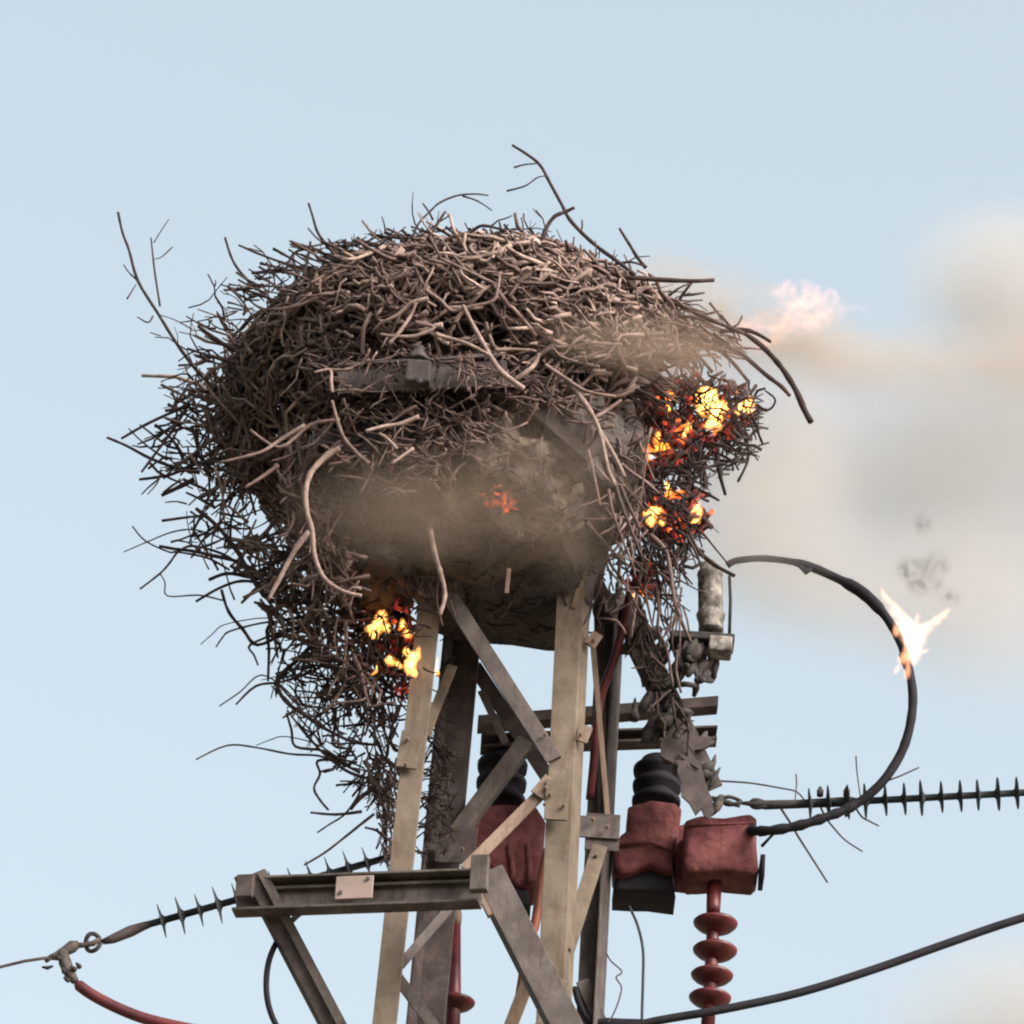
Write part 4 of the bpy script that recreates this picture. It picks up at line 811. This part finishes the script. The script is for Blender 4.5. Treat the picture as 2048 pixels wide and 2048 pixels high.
coverthing('dark red flap of cover pressed against the right leg strut', [(1348, 1655), (1374, 1645), (1378, 1750), (1352, 1748), (1346, 1700)], .27, .12, [])
# vertical insulators: shared shed mesh placed along an axis
def shedmesh(name, prof, mat, k=28):
    mb = MB(); mb.lathe((0, 0, 0), (0, 0, 1), prof, k)
    me = bpy.data.meshes.new(name); me.from_pydata(mb.v, [], mb.f); me.materials.append(mat)
    me.polygons.foreach_set('use_smooth', [True]*len(me.polygons)); return me
def place(me, name, loc, axis, parent, scale=1., spin=0.):
    o = bpy.data.objects.new(name, me); COL.objects.link(o); o.parent = parent; o.location = loc-world_loc(parent)
    o.rotation_euler = (Vector(axis).to_track_quat('Z', 'Y')).to_euler(); o.scale = (scale,)*3; return o
BELL = shedmesh('shed', [(-.034, .018), (-.030, .030), (-.018, .052), (-.006, .064), (.001, .066), (.006, .061), (.016, .040), (.028, .021)], REDI)
ins = thing('post_insulator', P(1422, 2040, .22), 'red insulator string hanging below the rightmost red cover', 'insulator')
MB().tube([P(1429, 1785, .24), P(1424, 1900, .24), P(1412, 2120, .24)], [.019, .019, .021], 16).build('rod', REDI, ins)
for u, v, s in ((1431, 1846, 1.), (1430, 1900, 1.0), (1424, 1950, .95), (1420, 1995, .95), (1412, 2078, .95)): place(BELL, 'shed', P(u, v, .24), (.0, 0, 1), ins, s)
ins = thing('post_insulator', P(900, 2040, .3), 'slender red insulator standing behind the left leg below the front crossarm', 'insulator')
MB().tube([P(912, 1845, .36), P(908, 1990, .36), P(902, 2120, .36)], [.014, .021, .024], 16).build('rod', REDI, ins)
place(BELL, 'shed', P(912, 2004, .36), (0, 0, 1), ins, .86)
MB().lathe(P(912, 1850, .36), ZUP, [(0, .015), (.03, .017), (.05, .012), (.07, .011)], 12).build('cap', STEELP, ins)

# ------------------------------------------------------------------ strain insulators
DISC = shedmesh('shed', [(-.010, .010), (-.004, .017), (-.001, .032), (.002, .052), (.004, .053), (.004, .046), (.006, .020), (.010, .010)], DARKP, 24)
DISC2 = shedmesh('shed', [(-.010, .010), (-.003, .018), (.000, .034), (.003, .053), (.0048, .054), (.004, .046), (.005, .022), (.009, .010)], DARKP, 24)
si = thing('strain_insulator', P(490, 1800, .0), 'dark ribbed strain insulator reaching down left from behind the front crossarm', 'insulator')
a = P(800, 1708, -.02); b = P(300, 1848, .08); ax2 = (b-a).normalized()
MB().tube([a, b], .0105, 12).build('rod', DARKP, si)
for i in range(13):
    u = 772-37.2*i; t = (800-u)/500.; place(DISC2, 'shed', a+(b-a)*t, ax2 if True else -ax2, si, random.uniform(.92, 1.08))
e0 = P(300, 1848, .08); e1 = P(205, 1884, .09)
MB().tube([e0, P(285, 1853, .082), P(262, 1862, .085), P(225, 1878, .088), e1], [.0105, .013, .017, .014, .008], 12).build('end_fitting', STEELD, si)
sh = MB()                                    # shackle ring
c = P(186, 1885, .09); pts = [c+Vector((math.cos(a_)*.021, .006*math.sin(a_*2), math.sin(a_)*.028)) for a_ in [i*math.pi/8 for i in range(17)]]
sh.tube(pts, .0068, 8).build('shackle', SOOT, si)
MB().tube([P(200, 1878, .08), P(186, 1887, .08), P(168, 1890, .09), P(150, 1891, .09)], [.007, .009, .008, .009], 8).build('clevis', STEELG, si)
cl = thing('dead_end_clamp', P(130, 1920, .09), 'pitted grey clamp joining wire, insulator and red cable at the left edge', 'clamp')
MB().tube([P(158, 1888, .09), P(145, 1893, .09), P(134, 1900, .09), P(112, 1913, .09), P(98, 1915, .09)], [.010, .019, .016, .013, .007], 10).build('body', STEELG, cl)
MB().tube([P(125, 1903, .08), P(130, 1925, .08), P(140, 1948, .08), P(150, 1963, .08)], [.014, .019, .017, .012], 9).build('jumper_socket', STEELG, cl)
for u, v in ((121, 1918), (152, 1940), (128, 1945), (160, 1935), (138, 1962), (92, 1922)):
    MB().lathe(P(u, v, .065), (random.uniform(-1, 1), -.6, .2), [(0, .007), (.012, .007), (.0121, .004), (.02, .004)], 6).build('bolt', SOOT, cl)
MB().tube([P(84, 1934, .09), P(95, 1936, .09), P(106, 1932, .09)], [.003, .006, .003], 6).build('split_pin', DARKP, cl)
wr = MB(); wr.tube([P(98, 1915, .09), P(50, 1922, .09), P(0, 1934, .09), P(-700, 2090, .09)], .0048, 8)
tagit(wr.build('power_line', STEELD), 'thin grey conductor running off the left edge', 'wire')
pts = cr([P(*p) for p in ((152, 1966, .08), (185, 1990, .08), (240, 2018, .08), (300, 2040, .08), (400, 2062, .08), (560, 2090, .08), (700, 2100, .1))])
sl = MB().tube(pts, [.009]+[.0165]*(len(pts)-1), 12)
tagit(sl.build('red_cable', mottled('dark_red_sleeve', [(.38, (.035, .012, .016)), (.6, (.13, .022, .022))], 6, .6, 0, .4)), 'dark red sleeved cable sagging from the left clamp', 'cable')

si = thing('strain_insulator', P(1700, 1600, .1), 'dark ribbed strain insulator running off the right edge', 'insulator')
a = P(1560, 1611, .10); b = P(2300, 1572, .07); ax2 = (b-a).normalized()
MB().tube([a, b], .0105, 12).build('rod', DARKP, si)
for i, u in enumerate((1621, 1655, 1694, 1732, 1769, 1807, 1844, 1881, 1919, 1957, 1994, 2032, 2070, 2108)):
    t = (u-1560)/740.; place(DISC, 'shed', a+(b-a)*t, ax2 if i % 3 else -ax2, si, random.uniform(.82, 1.02))
MB().tube([P(1478, 1606, .1), P(1500, 1607, .1), P(1530, 1610, .1), P(1600, 1608, .1), P(1700, 1603, .1), P(1715, 1603, .1)], [.004, .008, .014, .013, .015, .010], 10).build('end_fitting', SOOT, si)
for uu, vv in ((1450, 1598), (1505, 1604)):
    c = P(uu+14, vv+4, .1); pts = [c+Vector((math.cos(a_)*.026, .006*math.sin(a_*2), math.sin(a_)*.012)) for a_ in [i*math.pi/8 for i in range(17)]]
    MB().tube(pts, .006, 8).build('shackle', SOOT, si)
MB().tube([P(1410, 1594, .08), P(1440, 1600, .1), P(1480, 1612, .1)], [.006, .009, .006], 8).build('link', SOOT, si)
for u in (1640, 1693): MB().lathe(P(u, 1592, .08), ZUP, [(-.0, .010), (.02, .010), (.021, .006), (.03, .005)], 6).build('bolt', SOOT, si)
MB().tube([P(1693, 1615, .08), P(1697, 1630, .08), P(1690, 1632, .08)], .005, 6).build('bolt', SOOT, si)

# ------------------------------------------------------------------ cables
pts = cr([P(*p) for p in ((1455, 1130, .05), (1475, 1121, .05), (1530, 1117, .05), (1600, 1127, .04), (1660, 1150, .03), (1720, 1182, .02), (1765, 1225, .0), (1795, 1272, .0), (1813, 1320, .0), (1825, 1380, .0), (1822, 1440, .0), (1805, 1500, .01), (1772, 1555, .02), (1735, 1592, .03), (1700, 1615, .04), (1650, 1635, .04), (1590, 1653, .05), (1530, 1662, .08), (1500, 1660, .14))], 5)
n = len(pts); rad = []
for i, p in enumerate(pts):
    u, v = proj(p); r = .0095 if i < 15 else .0125
    if 1690 < u < 1760 and v < 1250: r = .0165
    if u < 1720 and v > 1580: r = .0135+.002*math.sin(i*2.)
    rad.append(r*1.1*random.uniform(.95, 1.05))
jc = thing('jumper_cable', P(1700, 1500, .03), 'thick black jumper cable arching out right of the nest, alight near its top', 'cable')
MB().tube(pts, rad, 12).build('sheath', BLACK, jc)
MB().tube([P(1600, 1133, .03), P(1612, 1144, .03), P(1628, 1136, .03)], [.006, .010, .004], 8).build('melted_drip', BLACK, jc)
MB().tube([P(1557, 1655, .06), P(1540, 1675, .08), P(1524, 1692, .12)], [.007, .004, .005], 8).build('tail_wire', BLACK, jc)
MB().tube([P(1800, 1308, .0), P(1806, 1325, .0), P(1810, 1338, .0)], [.004, .006, .003], 8).build('melted_drip', BLACK, jc)
pts = cr([P(*p) for p in ((1215, 2070, .1), (1290, 2047, .1), (1350, 2035, .1), (1450, 2018, .1), (1600, 1985, .12), (1750, 1938, .14), (1900, 1885, .16), (2048, 1835, .18), (2400, 1730, .2))])
tagit(MB().tube(pts, .0125, 12).build('power_cable', BLACK), 'black cable sweeping up to the right across the lower right corner', 'cable')
pts = cr([P(*p) for p in ((620, 1812, -.30), (585, 1840, -.31), (553, 1885, -.31), (536, 1930, -.31), (533, 1985, -.31), (545, 2035, -.3), (575, 2090, -.3))])
tagit(MB().tube(pts, .0085, 10).build('black_cable', BLACK), 'black cable looping down left of the pylon under the front crossarm', 'cable')
pts = cr([P(*p) for p in ((1258, 1812, .2), (1275, 1850, .2), (1286, 1900, .2), (1286, 1960, .2), (1284, 2030, .2), (1284, 2100, .2))])
tagit(MB().tube(pts, .0042, 8).build('thin_wire', DARKP), 'thin grey wire hanging below the middle red cover', 'wire')
pts = cr([P(*p) for p in ((1262, 1175, .0), (1250, 1240, .02), (1228, 1320, .06), (1200, 1400, .1), (1190, 1500, .14), (1180, 1600, .2))])
tagit(MB().tube(pts, .013, 10).build('red_cable', REDI), 'dark red cable running down beside the right pylon leg', 'cable')
pts = cr([P(*p) for p in ((1100, 1690, .2), (1082, 1760, .2), (1072, 1840, .2), (1055, 1900, .2), (1040, 1990, .22))])
tagit(MB().tube(pts, .014, 10).build('red_cable', mottled('orange_red_sleeve', [(.35, (.075, .02, .010)), (.65, (.16, .045, .022))], 8, .6, 0, .3)), 'orange red cable slanting down between the right leg and the front stay', 'cable')
pts = cr([P(*p) for p in ((1150, 1975, .25), (1160, 2010, .25), (1190, 2045, .25), (1290, 2052, .25))])
tagit(MB().tube(pts, [.01]*9+[.02]*4, 10).build('black_cable', BLACK), 'short black cable end beside the foot of the rear right leg', 'cable')
pts = cr([P(u, v, .2) for u, v in ((1212, 1905), (1222, 1922), (1244, 1943), (1232, 1955), (1243, 1974), (1238, 2000), (1226, 2030), (1214, 2046))])
tagit(MB().tube(pts, .0024, 5, .3).build('fallen_twig', TWIG, attrs=True), 'crooked thin twig hanging between the rear right leg and the thin wire', 'twig')

# twigs caught on the right insulator
for pts, wd, lab in (
    (((1440, 1562), (1500, 1566), (1560, 1576), (1594, 1584), (1612, 1606)), 4, 'long level twig lying above the shackles of the right insulator'),
    (((1592, 1548), (1593, 1570), (1589, 1610)), 3, 'short upright twig at the start of the right insulator'),
    (((1712, 1512), (1714, 1545), (1722, 1602)), 3, 'thin upright twig inside the loop of the jumper cable'),
    (((1752, 1578), (1775, 1562), (1800, 1552), (1838, 1535)), 4, 'short twig slanting up right from the cable joint'),
    (((1560, 1614), (1582, 1648), (1597, 1674), (1620, 1710), (1655, 1765)), 5, 'longest stray twig hanging steeply below the cable joint'),
    (((1640, 1612), (1652, 1636), (1666, 1654), (1690, 1680), (1725, 1703)), 4, 'curved stray twig hanging below the right insulator'),
    (((1706, 1606), (1722, 1632), (1738, 1642), (1758, 1652)), 4, 'small twig just under the right insulator sheds')):
    q = cr([P(u, v, .1) for u, v in pts])
    tagit(MB().tube(q, [wd*PX*.5*(1-.3*i/len(q)) for i in range(len(q))], 6, .25).build('fallen_twig', TWIG, attrs=True), lab, 'twig', 'twigs caught on the right insulator')

# ------------------------------------------------------------------ scorched arrester hanging by the nest
sa = sa_
prof = []
axs = (P(1418, 1125, .02)-P(1420, 1262, .02))
hh = axs.length
for i in range(40):
    t = i/39; r = .037
    if .14 < t < .3: r = .045 - abs(t-.22)*.10
    if t > .82: r = .040-.02*(t-.82)/.18
    prof.append((t*hh, r+random.uniform(-.0011, .0011)))
MB().lathe(P(1422, 1262, .02), axs, prof, 20).build('body', SCORCH, sa)
mb = MB(); mb.box(P(1404, 1284, .0), .19, .09, .024); mb.build('base_plate', SOOT, sa, smooth=False, bevel=.004)
mb = MB(); mb.box(P(1440, 1296, -.02), .07, .07, .05); mb.build('clamp_block', SCORCH, sa, smooth=False, bevel=.006)
MB().tube([P(1459, 1152, .0), P(1461, 1200, .0), P(1459, 1266, .0)], .005, 8).build('guard_rod', SOOT, sa)
MB().tube([P(1405, 1125, .0), P(1385, 1136, .0), P(1368, 1132, .0)], .006, 8).build('guard_rod', SOOT, sa)
for pp in (((1358, 1290), (1362, 1325), (1372, 1345)), ((1385, 1292), (1388, 1330), (1395, 1360), (1388, 1392)), ((1410, 1296), (1402, 1335), (1392, 1362)), ((1432, 1300), (1430, 1340), (1422, 1360), (1400, 1358)), ((1342, 1282), (1350, 1305), (1362, 1320)), ((1372, 1330), (1392, 1342), (1410, 1328)), ((1445, 1298), (1434, 1318), (1428, 1345)), ((1365, 1296), (1380, 1320), (1402, 1316)), ((1350, 1372), (1370, 1368), (1392, 1372))):
    q = cr([P(u, v, random.uniform(-.03, .04)) for u, v in pp]); MB().tube(q, [random.uniform(.006, .012) for _ in q], 7).build('charred_prong', SOOT, sa)
